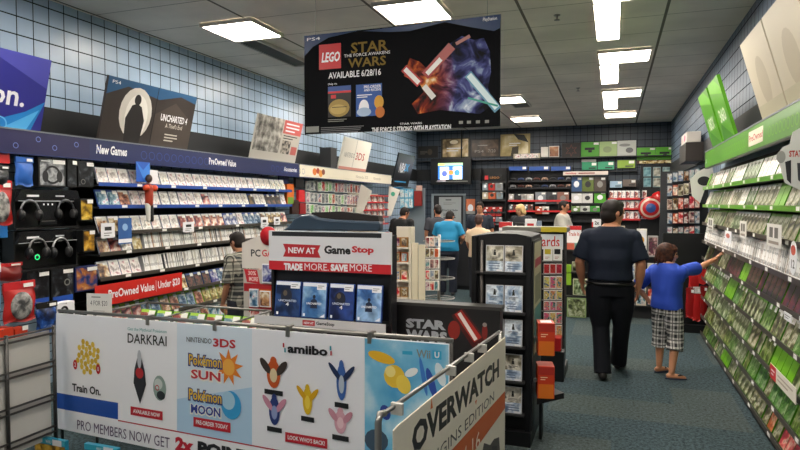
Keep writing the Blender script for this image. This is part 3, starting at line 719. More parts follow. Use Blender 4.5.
rack(190, 229, 'black display rack with two demo headsets and white lettering, upper of two', ('TURTLE BEACH', 'STEALTH'), 0)
rack(230.5, 270, 'black display rack with two demo headsets, lower of two', ('PLAYSTATION', 'SOUND'), 0)
FK = frame('L', -4.66)
headphones(FK, 30, 212, .2, 'big black headphones with steel band, left in the upper rack', accent=mat('7d7f84', .3, .6))
headphones(FK, 66, 211, .2, 'big black headphones with steel band, right in the upper rack', accent=mat('5a5c60', .3, .6))
t = thing('screen_panel', 'small black glossy demo panel between the upper headphones', 'panel', FK.M @ Vector((FK.L(40, 225)[0], .0, FK.L(40, 225)[1])), PI / 2)
ww = FK.L(57, 225)[0] - FK.L(40, 225)[0]
MB().box(0, ww, 0, .02, 0, .2, GLOSSB).build('panel_body', t, bevel=.004); q = Print(-.001)
for i in range(3): q.rect((ww * (.2 + .25 * i), .17, ww * (.28 + .25 * i), .185), WHITE)
q.rect((ww * .1, .03, ww * .9, .035), STEEL); q.build('printed_graphics', t)
headphones(FK, 38, 250, .2, 'black headphones with a green ring badge, left in the lower rack', accent=mat('8f8f90', .3, .7))
c = FK.L(33, 257); t = thing('green_badge', 'glowing green round badge on the lower left headphones', 'badge', FK.M @ Vector((c[0], -.05, c[1])), PI / 2)
q = Print(0); q.ring(0, 0, .024, .008, mat('19c46c', .4, 0, .6)); q.build('ring', t); MB().tube([(0, 0, 0), (0, .02, 0)], .028, BLACK, 14).build('disc', t)
headphones(FK, 61, 249, .2, 'black headphones with silver arm, right in the lower rack', accent=mat('a9a9aa', .3, .7))
item(FL, 80.3, 199, 93, 221, 'headset_box', 'gold and black box with a white tag beside the upper headset rack', 'box', BLACK, A_gold, .08, tag_=True, hook=.4, y=-.118)
item(FL, 83, 230, 95, 252, 'headset_box', 'gold and brown box with a white tag beside the lower headset rack', 'box', BLACK, A_gold, .08, tag_=True, hook=.4, y=-.118)
pouch(FL, -8, 264, 22, 281, 'red hanging bag at the left edge above the large controller bag', mat('7c1d1c', .4), RED, hook=HK)
item(FL, 27, 269, 50, 306, 'headset_box', 'black and blue box with a white tag, left of the pair under the racks', 'box', BLACK, A_hs, .08, tag_=True, hook=HK, pr=lambda q, w, h: q.rect((w * .05, h * .04, w * .95, h * .2), mat('1c4fae')))
item(FL, 51, 266, 74, 303, 'headset_box', 'black and blue box with a white tag, right of the pair under the racks', 'box', BLACK, A_hs, .08, tag_=True, hook=HK, pr=lambda q, w, h: (q.rect((w * .05, h * .04, w * .95, h * .2), mat('1c4fae')), q.ring(w * .7, h * .55, w * .14, .012, GREY)))
item(FL, 75, 266, 98, 291, 'headset_box', 'orange and blue box with a white tag next to the shelves', 'box', NAVY, art('orange face print', ['0b1730', '1f3c78', 'b36a2c', 'dfae7a'], 9, spread=.05), .08, tag_=True, hook=HK)
FM = frame('L', -4.5)
pouch(FM, 3, 283, 35, 322, 'large red framed bag holding a grey controller shape, in front on the left', mat('b32420', .35), RED, hook=.5, win=art('grey controller bag dark', ['1b1b1d', '4b4b4c', 'a8a6a2', '6d6a66'], 12, spread=.05))
pouch(FM, -14, 265, 1, 312, 'pale blue carded bag at the very left edge beside the red framed bag', mat('6d9cc4', .4), mat('c9d6e0', .4), hook=.5)
pouch(FM, 36, 303, 57, 332, 'black bag with a blue corner and a white tag, low beside the banner stand', A_bl, BLACK, hook=.5)
item(FM, 57, 302, 75, 318, 'headset_box', 'white and black box peeping over the banner stand at its left end', 'box', WHITE, None, .08, hook=.5, pr=lambda q, w, h: (q.ring(w * .4, h * .5, w * .22, .02, BLACK), q.rect((w * .3, h * .05, w * .9, h * .3), BLACK)))
item(FM, -10, 329, 14, 342, 'packaged_cable', 'orange-red box lying low at the left edge behind the wire fence', 'pack', mat('cf3b1d', .4), None, .1, hook=.5)
item(FM, 15, 328, 28, 340, 'packaged_cable', 'red box with a white corner low at the left behind the wire fence', 'pack', mat('cf3b1d', .4), None, .1, hook=.5, tag_=True)

# ---- lanyard figure tags among the left shelves
def tagcard(fr, u0, v0, u1, v1, label, m, y=-.03, pr=None, name='shelf_talker', cat='shelf tag', rot=0, back=.05):
    r = fr.rc(u0, v0, u1, v1, y); w, h = r[2] - r[0], r[3] - r[1]
    t = thing(name, label, cat, fr.M @ Vector((r[0], y, r[1])), fr.rz)
    MB().box(0, w, 0, .003, 0, h, m).build('card', t); MB().box(w * .4, w * .6, .003, back, h * .4, h * .46, mat('c8c8c8', .3)).build('clip', t)
    if pr: q = Print(-.001); pr(q, w, h); q.build('printed_graphics', t)
    return t
wt = lambda q, w, h: (q.rect((w * .25, h * .5, w * .75, h * .75), DGREY), q.bars((w * .2, h * .1, w * .8, h * .4), GREY, 2))
for (u0, v0, u1, v1, n) in ((101, 223, 115, 238, 'nearest to the headset wall'), (183, 222, 194, 232, 'halfway along'), (261, 217, 268, 228, 'third, left of a twin'), (274, 217, 280, 225, 'furthest, above the kiosk')):
    tagcard(FL, u0, v0, u1, v1, 'white shelf tag with a black square on the left shelves, %s' % n, WHITE, pr=wt)
tagcard(FL, 136, 162, 150, 182, 'bright blue arrow-shaped card standing out from the top left shelf', mat('2a5fc0', .4), pr=lambda q, w, h: q.poly([(0, h), (w * .5, h * .6), (w, h), (w, 0), (w * .6, 0)], mat('3f86e0')))
tagcard(FL, 150, 170, 158, 184, 'white card clipped beside the blue arrow card', WHITE)
tagcard(FL, 118, 218, 132, 244, 'blue and white hanging strip card on the left shelves', mat('35609f', .4), pr=lambda q, w, h: (q.ell(w * .5, h * .65, w * .2, w * .2, mat('8fb6dd')), q.rect((0, h * .05, w, h * .2), WHITE)))
c = FL.L(149, 190, -.06); t = thing('shelf_figurine', 'small dark figurine in orange-red gear hanging at the top left shelves', 'figurine', FL.M @ Vector((c[0], -.06, FL.L(146, 222, -.06)[1])), PI / 2)
MB().limb([(0, 0, .36), (.0, 0, .2)], [.045, .04], mat('a8371f', .5)).build('torso', t)
MB().ball((0, 0, .46), (.035, .035, .045), mat('3a2a22')).build('head', t)
for s in (-1, 1):
    MB().ball((s * .06, -.02, .36), .035, mat('d9491d', .4)).build('glove', t); MB().limb([(s * .02, 0, .18), (s * .025, -.01, .02)], [.028, .02], mat('d8d4cc' if s < 0 else '1a1a1c')).build('leg', t)
MB().tube([(0, 0, .3), (0, .1, .3)], .005, STEEL, 6).build('bracket', t)

t, w, h = item(frame('L', -4.6), 95, 283, 182, 308, 'shelf_sign', 'long red sign with white lettering on the left shelves', 'sign', mat('c42119', .4), None, .006, bev=.001) if 0 else (None, 0, 0)
fs = frame('L', -4.63); a0 = fs.L(95, 283)[0]; a1 = fs.L(182, 283)[0]
t = thing('shelf_sign', 'long red sign with white price lettering clipped to the left shelves', 'sign', (-4.63, a0, .705), PI / 2); w = a1 - a0; h = .205
MB().box(0, w, 0, .006, 0, h, mat('c92419', .4)).build('board', t); q = Print(-.001)
q.text('PreOwned Value', (w * .13, h * .3, w * .64, h * .72), WHITE, .02); q.rect((w * .66, h * .22, w * .663, h * .8), WHITE); q.text('Under $20', (w * .685, h * .28, w * .97, h * .74), WHITE, .02); q.build('lettering', t)
for x in (.1, w - .1): MB().box(x, x + .02, .006, -4.63 + 4.7 - .003, h * .3, h * .4, STEEL).build('clip', t)

# ---- accessory wall, left far
t = thing('slatwall_panel', 'pale slatwall panel behind the accessory packs on the left wall', 'slatwall', (-5.05, 8.3, 0), PI / 2)
MB().box(0, 2.6, 0, .04, 0, 1.95, SLAT).build('board', t)
A_acc = [art('accessory print a', ['efebe4', 'd8d2c8', 'b3463c', '6d88a8', 'f2efe9'], 18), art('accessory print b', ['e8e4dc', '9aa0a0', '3e4a50', 'c9c4b8'], 18), art('accessory print c', ['f3efe8', 'c83a2c', '8d2622', 'e0b9a8'], 16, spread=.2), art('accessory print d', ['dfe3dc', '6fae4a', 'b9c9b0', 'e7e4da'], 16, spread=.3)]
AN = ['red and blue flecked', 'grey and white', 'red and white', 'green and white']
FA = frame('L', -4.85)
BODY = [mat('1c1d20', .4), mat('b9b0a2', .5), mat('33414f', .4), mat('7c1a18', .4)]; A_toy_ = []
def pack_grid(fr, u_edges, rows_, where, group, depth=.02, hook=.202, arts=A_acc, names=AN, yj=.03, cat='carded pack'):
    for j, (va, vb, vc, vd) in enumerate(rows_):           # top v at left, bottom v at left, top v at right, bottom v at right
        for i in range(len(u_edges) - 1):
            f = i / max(1, len(u_edges) - 2); k = rnd.randrange(len(arts)); g = rnd.uniform(0, .12)
            w_ = u_edges[i + 1] - u_edges[i]
            v0 = va + (vc - va) * f + (vb - va) * g; v1 = vb + (vd - vb) * f - (vb - va) * rnd.uniform(0, .1)
            y = rnd.uniform(-yj, 0) - .01 * (i % 2)
            item(fr, u_edges[i] + .06 * w_, v0, u_edges[i + 1] - .06 * w_, v1, 'carded_pack', '%s carded pack, %s from left, %s row, %s' % (names[k], nth(i + 1), ORD[j], where), cat, BODY[k % 4] if arts is A_toy_ else STICK, arts[k], depth, y, group, False, hook - y - .002, None, .001)
pack_grid(FA, [306, 310, 314, 318, 321.5, 325, 328.5, 332, 335, 338, 341, 344, 347, 350, 352.5, 355, 357.5, 360], [(180, 191, 184, 194), (192, 203, 195, 206), (204, 214, 207, 218)], 'left accessory wall', 'carded packs on the left accessory wall')
for (u0, v0, u1, v1, c_, lab) in ((287, 184, 294, 206, 'orange-ended long pack with green, slanting at the end of the left shelves', ORG, ''), (293, 199, 300, 214, 'dark and brown pack under the orange long pack', mat('3a241c'), ''), (299, 190, 305, 202, 'red pack right of the orange long pack', RED, ''), (300, 203, 306, 214, 'red and black pack, lowest beside the accessory wall', DRED, '')) if 0 else \
    ((287, 184, 294, 206, ORG, 'long orange pack with a green base at the end of the left shelves'), (292, 200, 299, 214, mat('3a241c', .4), 'dark brown pack under the long orange pack'), (296, 178, 304, 188, BLACK, 'black rounded label card above the long orange pack'), (299, 190, 305, 202, RED, 'red pack right of the long orange pack'), (300, 203, 306, 214, DRED, 'dark red pack, lowest at the end of the left shelves')):
    item(FA, u0, v0, u1, v1, 'carded_pack', lab, 'carded pack', c_, None, .05, -.08, None, False, .22, (lambda q, w, h: q.rect((w * .1, h * .1, w * .9, h * .4), mat('6c9a35'))) if c_ is ORG else None, .002)
item(FA, 279, 176, 289, 193, 'navy_card', 'navy blue wedge-shaped end card at the end of the left shelves', 'end card', NAVY, None, .02, -.02, hook=.1)
# white shelf unit with red rails
t = thing('wall_shelving', 'white shelves with red price rails beyond the accessory wall', 'shelving', (-4.75, 10.95, 0), PI / 2)
MB().box(0, 1.6, .25, .27, .05, 1.9, mat('cfc8ba', .5)).build('back_panel', t); MB().box(0, 1.6, .02, .248, 0, .05, DGREY).build('plinth', t)
for z in (1.86, 1.72, 1.56, 1.4, 1.25, 1.05): s = MB().box(0, 1.6, .003, .248, z - .02, z, OFFW).build('shelf', t); MB().box(0, 1.6, -.003, .002, z - .022, z + .006, RED).build('price_rail', s)
for j, z in enumerate((1.72, 1.56, 1.4, 1.25)):
    for i in range(9):
        place(cm('p_pale' if i % 2 else 'p_warm'), (-4.79, 11.05 + i * .165, z + .004), (-R(12), 0, PI / 2), '%s boxed game, %s from the near end, row %d of the white red-railed shelves' % ('pale' if i % 2 else 'tan', nth(i + 1), j + 1), 'boxed games on the white red-railed shelves', 'boxed_game', 'boxed game', (1, 1, .78))
def diecut(name, lab, cat, fr, pts, y, m, back, pr=None):
    P = [fr.L(u, v, y) for u, v in pts]; x0 = min(a for a, _ in P); z0 = min(b_ for _, b_ in P)
    t = thing(name, lab, cat, fr.M @ Vector((x0, y, z0)), fr.rz); P = [(a - x0, b_ - z0) for a, b_ in P]
    MB().prism(P, 0, .008, m).build('card', t)
    cx = sum(a for a, _ in P) / len(P); cz = sum(b_ for _, b_ in P) / len(P)
    MB().tube([(cx, .008, cz), (cx, back, cz)], .006, STEEL, 6).build('bracket', t)
    if pr: q = Print(-.001); pr(q, lambda u, v: (fr.L(u, v, y)[0] - x0, fr.L(u, v, y)[1] - z0)); q.build('printed_graphics', t)
    return t
diecut('end_panel', 'white slanted end panel between the accessory wall and the red-railed shelves', 'end panel', frame('B', 10.93), [(361, 184), (372, 191), (362, 214), (355, 214)], 0, mat('ece6da', .5), .25)
diecut('end_panel', 'white slanted end panel with a green mark beside the blue figure boxes', 'end panel', frame('B', 12.66), [(389, 186), (400, 190), (391, 216), (387, 216)], 0, mat('ece9df', .5), .3, lambda q, T: q.ell(*T(393, 194), .05, .05, mat('4cae8c')))
FC = frame('B', 13.2)
t = thing('slatwall_panel', 'short grey board carrying the light blue figure boxes by the back left corner', 'slatwall', (FC.L(399, 200)[0], 13.42, 0)); MB().box(0, FC.L(422, 200)[0] - FC.L(399, 200)[0], 0, .03, 0, 2.05, mat('7b8890', .5)).build('board', t)
for j, (va, vb) in enumerate(((189, 198), (198, 208))):
    for i, ua in enumerate((400, 404.4, 408.8)):
        item(FC, ua, va, ua + 4.2, vb, 'figure_box', 'light blue figure box, %s from left, %s row, back left corner' % (nth(i + 1), ('upper', 'lower')[j]), 'box', mat('3aa7cf', .4), art('blue figure box print', ['1f8fc0', '8fd0e6', 'f0f4f4', '2a6f9c'], 10, spread=.1), .06, 0, 'light blue figure boxes', hook=.218)
item(FC, 414, 191, 421, 206, 'plush_pack', 'red hanging pack right of the light blue figure boxes', 'pack', mat('8c2420', .5), None, .1, 0, hook=.218)
item(FC, 416, 185.5, 421, 190.5, 'plush_pack', 'pale pink pack over the red one by the back left corner', 'pack', mat('d9b3a6', .5), None, .1, 0, hook=.218)

# ------------------------------------------------------------ right far: toys and right wall extras
t = thing('toy_rack', 'tall black peg rack crowded with carded toys at the far end of the right shelves', 'display rack', (.62, 9.36, 0))
MB().box(0, .62, 0, .02, .1, 2.15, mat('2a2c30', .5)).build('peg_board', t); MB().box(0, .62, -.12, .12, 0, .1, BLACK).build('base', t)
FR = frame('B', 9.25)
A_toy = [art('toy print a', ['1c1a1c', '7a2620', 'd8cfc4', '3c5d82'], 16), art('toy print b', ['e8e0d4', 'b09a82', '403a38', '8c4a34'], 16), art('toy print c', ['23262c', '5c7c94', 'c8c8c4', '8a3c30'], 16), art('toy print d', ['8c1a18', 'd04a34', 'e8d8c8', '301414'], 14, spread=.2)]
TN = ['dark', 'cream', 'blue-grey', 'red']; A_toy_ = A_toy
pack_grid(FR, [667, 672.5, 678, 683.5, 689, 694.5, 700], [(172, 184, 168, 180), (185, 197, 181, 194), (198, 211, 195, 209), (212, 225, 210, 224), (226, 240, 225, 240), (241, 255, 241, 256), (256, 268, 257, 270)], 'toy rack past the right shelves', 'carded toys beyond the right shelves', .03, .11, A_toy, TN, .03)
diecut('sign_card', 'white die-cut sign with a dark oval hole, far end of the green header', 'sign', frame('B', 8.52), [(690, 180), (697, 172), (712, 165), (714, 176), (706, 186), (700, 203), (692, 196)], 0, mat('dcdcd4', .5), .1, lambda q, T: q.ell(*T(704, 181), .075, .06, mat('26262a')))
diecut('sign_card', 'large white rounded die-cut sign with red lettering at the right edge of the picture', 'sign', frame('B', 3.9), [(777, 155), (783, 147), (790, 144), (793, 132), (800, 128), (812, 128), (812, 196), (796, 188), (785, 183)], 0, mat('d3d4cc', .5), .15,
       lambda q, T: (q.text('STATION', (*T(789, 157), *T(812, 150)), mat('c0392b'), .03), q.poly([T(785, 162), T(791, 160), T(791, 184), T(787, 180)], DGREY), q.ell(*T(781, 157), .022, .035, mat('9a9c94')), q.poly([T(797, 163), T(808, 163), T(808, 188), T(798, 180)], mat('3b3d40'))))
t = thing('plush_box', 'pale box with pink print on a black wall box above the toys', 'box', (1.02, 10.8, 2.62), -PI / 2)
MB().box(0, .75, 0, .2, 0, .16, mat('cfc8bf', .5)).build('box_body', t, bevel=.01); q = Print(0); q.ell(.5, .08, .1, .05, mat('c24a7c')); q.ell(.2, .07, .1, .04, mat('e6b7b0')); q.build('printed_graphics', t)
t = thing('wall_box', 'black-brown wall box carrying the pale box above the toys', 'box', (1.0, 10.85, 2.33), -PI / 2)
MB().box(0, .9, 0, .24, 0, .28, mat('2b2420', .5)).build('box_body', t, bevel=.004)
# tags on the right shelves
FS = frame('R', 1.03)
def bigtag(u0, v0, u1, v1, lab): tagcard(FS, u0, v0, u1, v1, lab, mat('e3e1da', .4), -.03, lambda q, w, h: (q.rect((w * .2, h * .4, w * .45, h * .85), mat('6b6a63')), q.rect((w * .55, h * .4, w * .8, h * .85), mat('6b6a63')), q.rect((w * .15, h * .12, w * .85, h * .25), mat('9a8f83'))))
bigtag(767, 224, 781, 247, 'large white clip-on tag with two dark slots on the right shelves'); bigtag(740, 221, 746, 238, 'small white clip-on tag halfway along the right shelves'); bigtag(708, 218, 713, 230, 'tiny white clip-on tag near the far end of the right shelves')
tagcard(FS, 725, 231, 731, 243, 'white tag with red print between two clip-on tags, right shelves', WHITE, pr=lambda q, w, h: q.ell(w * .5, h * .6, w * .3, h * .2, mat('c46a5c')))
c = FS.L(793, 258, -.05); t = thing('price_tag', 'white oval price tag with red and black print near the right edge', 'price tag', FS.M @ Vector((c[0], -.05, c[1])), -PI / 2)
MB().prism([(.075 * math.cos(a), .1 * math.sin(a)) for a in [2 * PI * i / 24 for i in range(24)]], 0, .003, WHITE).build('card', t)
q = Print(0); q.ell(0, .045, .05, .03, mat('c0503f')); q.text('12', (-.035, -.06, .035, -.01), BLACK, .02); q.build('printed_graphics', t); MB().box(-.01, .01, .003, .07, .085, .095, STEEL).build('clip', t)
t = thing('shelf_sign', 'narrow red and white price strip on a low right hand shelf', 'sign', PX(770, 369, 1.02) + Vector((0, .0, -.05)), -PI / 2)
MB().box(0, .62, 0, .004, 0, .095, mat('d9d3c6', .5)).build('card', t); q = Print(0); q.rect((0, 0, .16, .095), RED); q.bars((.03, .02, .13, .07), WHITE, 2); q.bars((.2, .02, .58, .075), mat('a89a8c'), 2); q.build('printed_graphics', t)
MB().box(.3, .32, .004, .028, .04, .05, STEEL).build('clip', t)
t = thing('shelf_sign', 'small white price card on the sixth right hand shelf', 'sign', PX(784, 314, 1.035), -PI / 2)
MB().box(0, .17, 0, .004, -.03, .02, WHITE).build('card', t); q = Print(0); q.bars((.02, -.02, .15, .01), GREY, 2); q.build('printed_graphics', t)
# red bags by the boy
FB = frame('B', 8.62)
for i, (u0, v0, u1, v1, c_) in enumerate(((689, 270, 699, 288, 'b01a1c'), (697, 266, 706, 284, 'c22a28'), (686, 289, 694, 318, '9c1517'), (693, 288, 700, 321, 'b5201f'), (700, 287, 707, 316, '8a1214'))):
    pouch(FB, u0, v0, u1, v1, 'red foil bag hanging beyond the boy, %s' % ('upper left', 'upper right', 'lower left', 'lower middle', 'lower right')[i], mat(c_, .3), mat('d8d2cc' if i in (0, 3) else '8a1214', .4), y=.0, hook=.1, group='red foil bags hanging beyond the boy')
t = thing('peg_stand', 'narrow black peg stand holding the red foil bags', 'display stand', (.62, 8.72, 0))
MB().box(0, .6, 0, .02, .1, 1.3, BLACK).build('back_board', t); MB().box(0, .6, -.1, .1, 0, .1, BLACK).build('base', t)

# ------------------------------------------------------------ foreground wire stands with banners
def wire_frame(mb, x0, x1, z0, z1, y, r=.006, vx=(), hz=()):
    for z in hz: mb.tube([(x0, y, z), (x1, y, z)], r, DSTEEL, 6)
    for x in vx: mb.tube([(x, y, z0), (x, y, z1)], r, DSTEEL, 6)
B0 = Vector((PY(56, 320, 3.1).x, 3.1, 0)); BANG = -R(5)
t = thing('banner_stand', 'long white banner on a wire stand, printed with game and figure adverts, across the foreground', 'banner stand', B0, BANG)
p = Panel(t); L = p.L
def cv(v, u0, u1): return 260 + (v - 260) * (u1 + 736) / (u0 + 736)       # the banner's printed lines, followed from one column to another
tl, tr_, bl, br = L(56, 313), L(449, 344), L(56, 428), L(449, cv(428, 56, 449)); BW = tr_[0]
MB().prism([bl, br, tr_, tl], 0, .006, mat('f4f4f8', .45)).build('banner', t)
MB().tube([(-.01, .03, tl[1] + .012), (BW + .01, .03, tr_[1] + .012)], .011, STEEL, 8).build('top_rail', t)
MB().tube([(-.01, .03, bl[1] + .02), (BW + .01, .03, br[1] + .02)], .008, DSTEEL, 8).build('lower_rail', t)
for f in (0, .36, .7, 1): MB().tube([(f * BW, .03, 0), (f * BW, .03, tl[1] + (tr_[1] - tl[1]) * f)], .011, DSTEEL, 8).build('post', t)
for u in (148, 215, 288, 370): x = L(u, 325)[0]; z = tl[1] + (tr_[1] - tl[1]) * x / BW; MB().box(x - .012, x + .012, -.008, .045, z - .03, z + .03, STEEL).build('rail_clip', t)
q = Print(0)
def QD(ul, vt, ur, vb): return p.quad(ul, vt, vb, ur, cv(vt, ul, ur), cv(vb, ul, ur))
def TR(s, ul, vt, ur, vb, m, bold=.0, shear=0): q.textq(s, QD(ul, vt, ur, vb), m, bold, shear)
def RR(ul, vt, ur, vb, m): q.poly(QD(ul, vt, ur, vb), m)
def BT(ul, vt, ur, vb, s, m=None): RR(ul, vt, ur, vb, m or mat('c01f30')); k = (vb - vt) * .27; TR(s, ul + 2.5, vt + k + .3, ur - 2.5, vb - k + .3, WHITE, .03)
top = lambda u: 313 + 31 * (u - 56) / 393 + .6
def SEC(ul, ur, vb0, m): q.poly([L(ul, cv(vb0, 118, ul)), L(ur, cv(vb0, 118, ur)), L(ur, top(ur)), L(ul, top(ul))], m)
RR(56.3, 392.5, 118, 408, mat('1d4fa8', .4))
SEC(177, 252, 420, mat('dbe8f4', .4)); q.poly([L(177, cv(390, 118, 177)), L(252, cv(370, 118, 252)), L(252, cv(420, 118, 252)), L(177, cv(420, 118, 177))], mat('b4d4ee', .4)); SEC(252.5, 365, 420, mat('efeff5', .4))
q.poly(p.quad(118, 419.8, 421, 365, cv(419.8, 118, 365), cv(421, 118, 365)), mat('b8283a', .4))
cx, cz = L(88, 357); yl = mat('d9b32c', .45)
for k in range(30):
    a = k * 2.4; r_ = .021 * math.sqrt(k); q.ell(cx + r_ * math.cos(a), cz + r_ * math.sin(a), .018, .02, yl if k % 2 else mat('e6c445', .45), 8)
for (u, v, ch) in ((75.5, 364.5, '2'), (98.5, 369, '0')): c = L(u, v); q.ell(c[0], c[1], .021, .034, mat('b81c26')); q.text(ch, (c[0] - .008, c[1] - .015, c[0] + .008, c[1] + .015), WHITE, .02)
INK = mat('1b1b20', .4)
TR('Train On.', 72.5, 383, 101, 391, INK, .03); TR('PRO MEMBERS NOW GET', 77.5, 419.5, 170, 429, mat('5a4a6a', .4)); TR('2x', 175.5, 436, 194, 450, mat('c01f35'), .06); TR('POINTS', 198, 440.5, 262, 454, INK, .06)
TR('Get the Mythical Pok\u00e9mon', 128, 327, 167, 331, mat('3f9a9a')); TR('DARKRAI', 128, 333, 167, 342.5, INK, .01)
c = L(140, 376); q.poly([(c[0], c[1] + .17), (c[0] + .045, c[1] + .04), (c[0] + .055, c[1] - .05), (c[0], c[1] - .18), (c[0] - .055, c[1] - .05), (c[0] - .045, c[1] + .04)], mat('2a2c33')); q.ell(c[0], c[1] + .02, .035, .035, mat('b5282e')); q.ell(c[0], c[1] + .11, .018, .06, mat('b9bcc4'))
c = L(160, 388); q.ell(c[0], c[1], .055, .08, mat('8fa39c')); q.ell(c[0] - .01, c[1] + .025, .035, .035, mat('c9d2ce')); q.ell(c[0] + .01, c[1] - .045, .035, .028, mat('2a3036')); q.ring(c[0] - .02, c[1], .018, .006, mat('c0303a'))
BT(131, 406, 163, 414.5, 'AVAILABLE NOW')
TR('NINTENDO', 187, 336.5, 212, 341.5, INK); TR('3DS', 213.5, 338, 236, 346.5, mat('c02a35'), .03)
for (vt, w1, c1, ic, uc, vc) in ((352.5, 'SUN', 'c8313a', 'e8842a', 229, 367), (387, 'MOON', '2c3f95', '39a0d8', 231.5, 405)):
    a = L(uc, vc)
    if w1 == 'SUN': q.star(a[0], a[1], .11, .055, 9, mat(ic)); q.ell(a[0], a[1], .045, .05, mat('f1b04a'))
    else: q.ell(a[0], a[1], .075, .085, mat(ic)); q.ell(a[0] - .02, a[1] + .025, .05, .055, mat('a9cfe6'))
    TR('Pok\u00e9mon', 188.5, vt, 223, vt + 13.5, mat('2b3a80'), .1); TR('Pok\u00e9mon', 189.5, vt + 1.2, 222, vt + 12, mat('e8bd2e'), .02); TR(w1, 190.5, vt + 15.5, 222, vt + 27, mat('f0efe8'), .1); TR(w1, 191.5, vt + 16.5, 221, vt + 25.5, mat(c1), .03)
BT(194, 416.5, 231, 426, 'PRE-ORDER TODAY')
TR('amiibo', 288, 343.5, 328, 352.5, INK, .04)
for (u, v, c_) in ((284, 345, 'c0303a'), (285.5, 350, '2a9aa8'), (331, 348, '2a9aa8'), (331.5, 353, 'c0303a')): c = L(u, v); q.rect((c[0] - .005, c[1] - .012, c[0] + .005, c[1] + .012), mat(c_))
# plain coloured shapes on dark stands in place of the figures
for (u, v, cols, w1, h1) in ((274, 372, ('c8561f', '3a302c', 'e2cfa6'), .075, .09), (308, 399, ('e0b81c', 'd8a410', 'efd24a'), .05, .085), (342, 380, ('3a62a8', '1e2f55', 'b7c2cf'), .05, .11), (275, 409, ('2b3b78', 'c98aa0', '8d9ac4'), .06, .09), (341, 420, ('dba6b4', 'c98c9c', 'ecc9d0'), .06, .07)):
    c = L(u, v); q.ell(c[0], c[1] - .01, w1 * .62, h1 * .9, mat(cols[0])); q.ell(c[0] - w1 * .75, c[1] + h1 * .35, w1 * .3, h1 * .6, mat(cols[1]), 14, .7); q.ell(c[0] + w1 * .75, c[1] + h1 * .3, w1 * .3, h1 * .6, mat(cols[1]), 14, -.7); q.ell(c[0], c[1] - h1 * .2, w1 * .34, h1 * .45, mat(cols[2])); q.ell(c[0], c[1] + h1 * .7, w1 * .3, h1 * .3, mat(cols[0]))
    q.rect((c[0] - w1 * .85, c[1] - h1 - .04, c[0] + w1 * .85, c[1] - h1 - .012), mat('1d1d20'))
BT(286, 431.5, 328, 441, "LOOK WHO'S BACK!")
# sky blue end section
q.poly([L(365, cv(428, 56, 365)), L(449, cv(428, 56, 449)), L(449, top(449)), L(365, top(365))], speckle('sky print', [(.3, '3f97cc'), (.5, '7cbfe0'), (.65, 'd8ebf2')], 3.0, .4)); RR(364.6, 338.5, 365.4, 500, WHITE)
q.textq('Wii', p.quad(417, 349, 357.5, 431, 350, 358.5), GREY, .02); q.poly(p.quad(433, 350, 358.5, 442, 351, 359.5), mat('2ba3cf')); q.textq('U', p.quad(435, 351.3, 357.5, 440, 351.7, 358), WHITE, .04); q.poly(p.quad(403, 350.5, 354, 413, 351, 354.6), mat('2ba3cf'))
for (u, v, a1, b1, c_, ro) in ((382, 357, .08, .028, 'e8b52a', -.2), (395, 376, .06, .06, 'e6bf3a', 0), (404, 384, .04, .05, 'efd052', .4), (391, 371, .03, .03, 'f3e08a', 0), (432, 383, .02, .08, '2d4fa8', .3), (424, 376, .012, .1, '3a78c8', .2), (386, 412, .03, .04, '2a3f8f', .3), (377, 440, .07, .06, '3f5468', .2), (441, 374, .025, .06, 'd9e6ee', .3), (412, 372, .04, .02, 'f1f6f8', .5)):
    c = L(u, v); q.ell(c[0], c[1], a1, b1, mat(c_), 14, ro)
q.build('printed_graphics', t)
# wire grid fence, left
t = thing('wire_fence', 'grey wire fence panel with pale backing, running toward the camera at the left edge', 'wire fence', (-3.57, 1.7, 0), PI / 2)
b = MB(); b.box(0, 1.3, .02, .026, .1, .84, mat('bebcb6', .6)); b.build('backing_board', t)
for z in (.857, .82, .63, .595, .404, .366, .184, .147): MB().tube([(0, 0, z), (1.32, 0, z)], .0075, DSTEEL, 6).build('wire', t)
for x in (.02, PX(8, 400, -3.57).y - 1.7, 1.32): MB().tube([(x, .004, 0), (x, .004, .87)], .012, DSTEEL, 8).build('post', t)
# wii cases beneath the banner
for i, (u, lab) in enumerate(((44, 'light blue boxed game below the banner at the lower left, nearer the fence'), (93, 'light blue boxed game below the banner, cut off by the picture edge'))):
    x = PY(u, 440, 3.0).x
    t = thing('game_box', lab, 'box', (x, 2.93, .0), 0); z1 = PY(u, 438 if i == 0 else 445, 2.93).z
    MB().box(0, .27, 0, .03, .0, z1, mat('1f7f9c', .3)).build('box_body', t); q = Print(0); q.rect((0, z1 - .035, .27, z1), mat('35a5bf')); q.text('WiiU', (.1, z1 - .03, .15, z1 - .01), WHITE, .01); q.rect((.16, z1 - .05, .24, z1), WHITE); q.rect((0, 0, .27, z1 - .04), A_gold); q.build('printed_graphics', t)
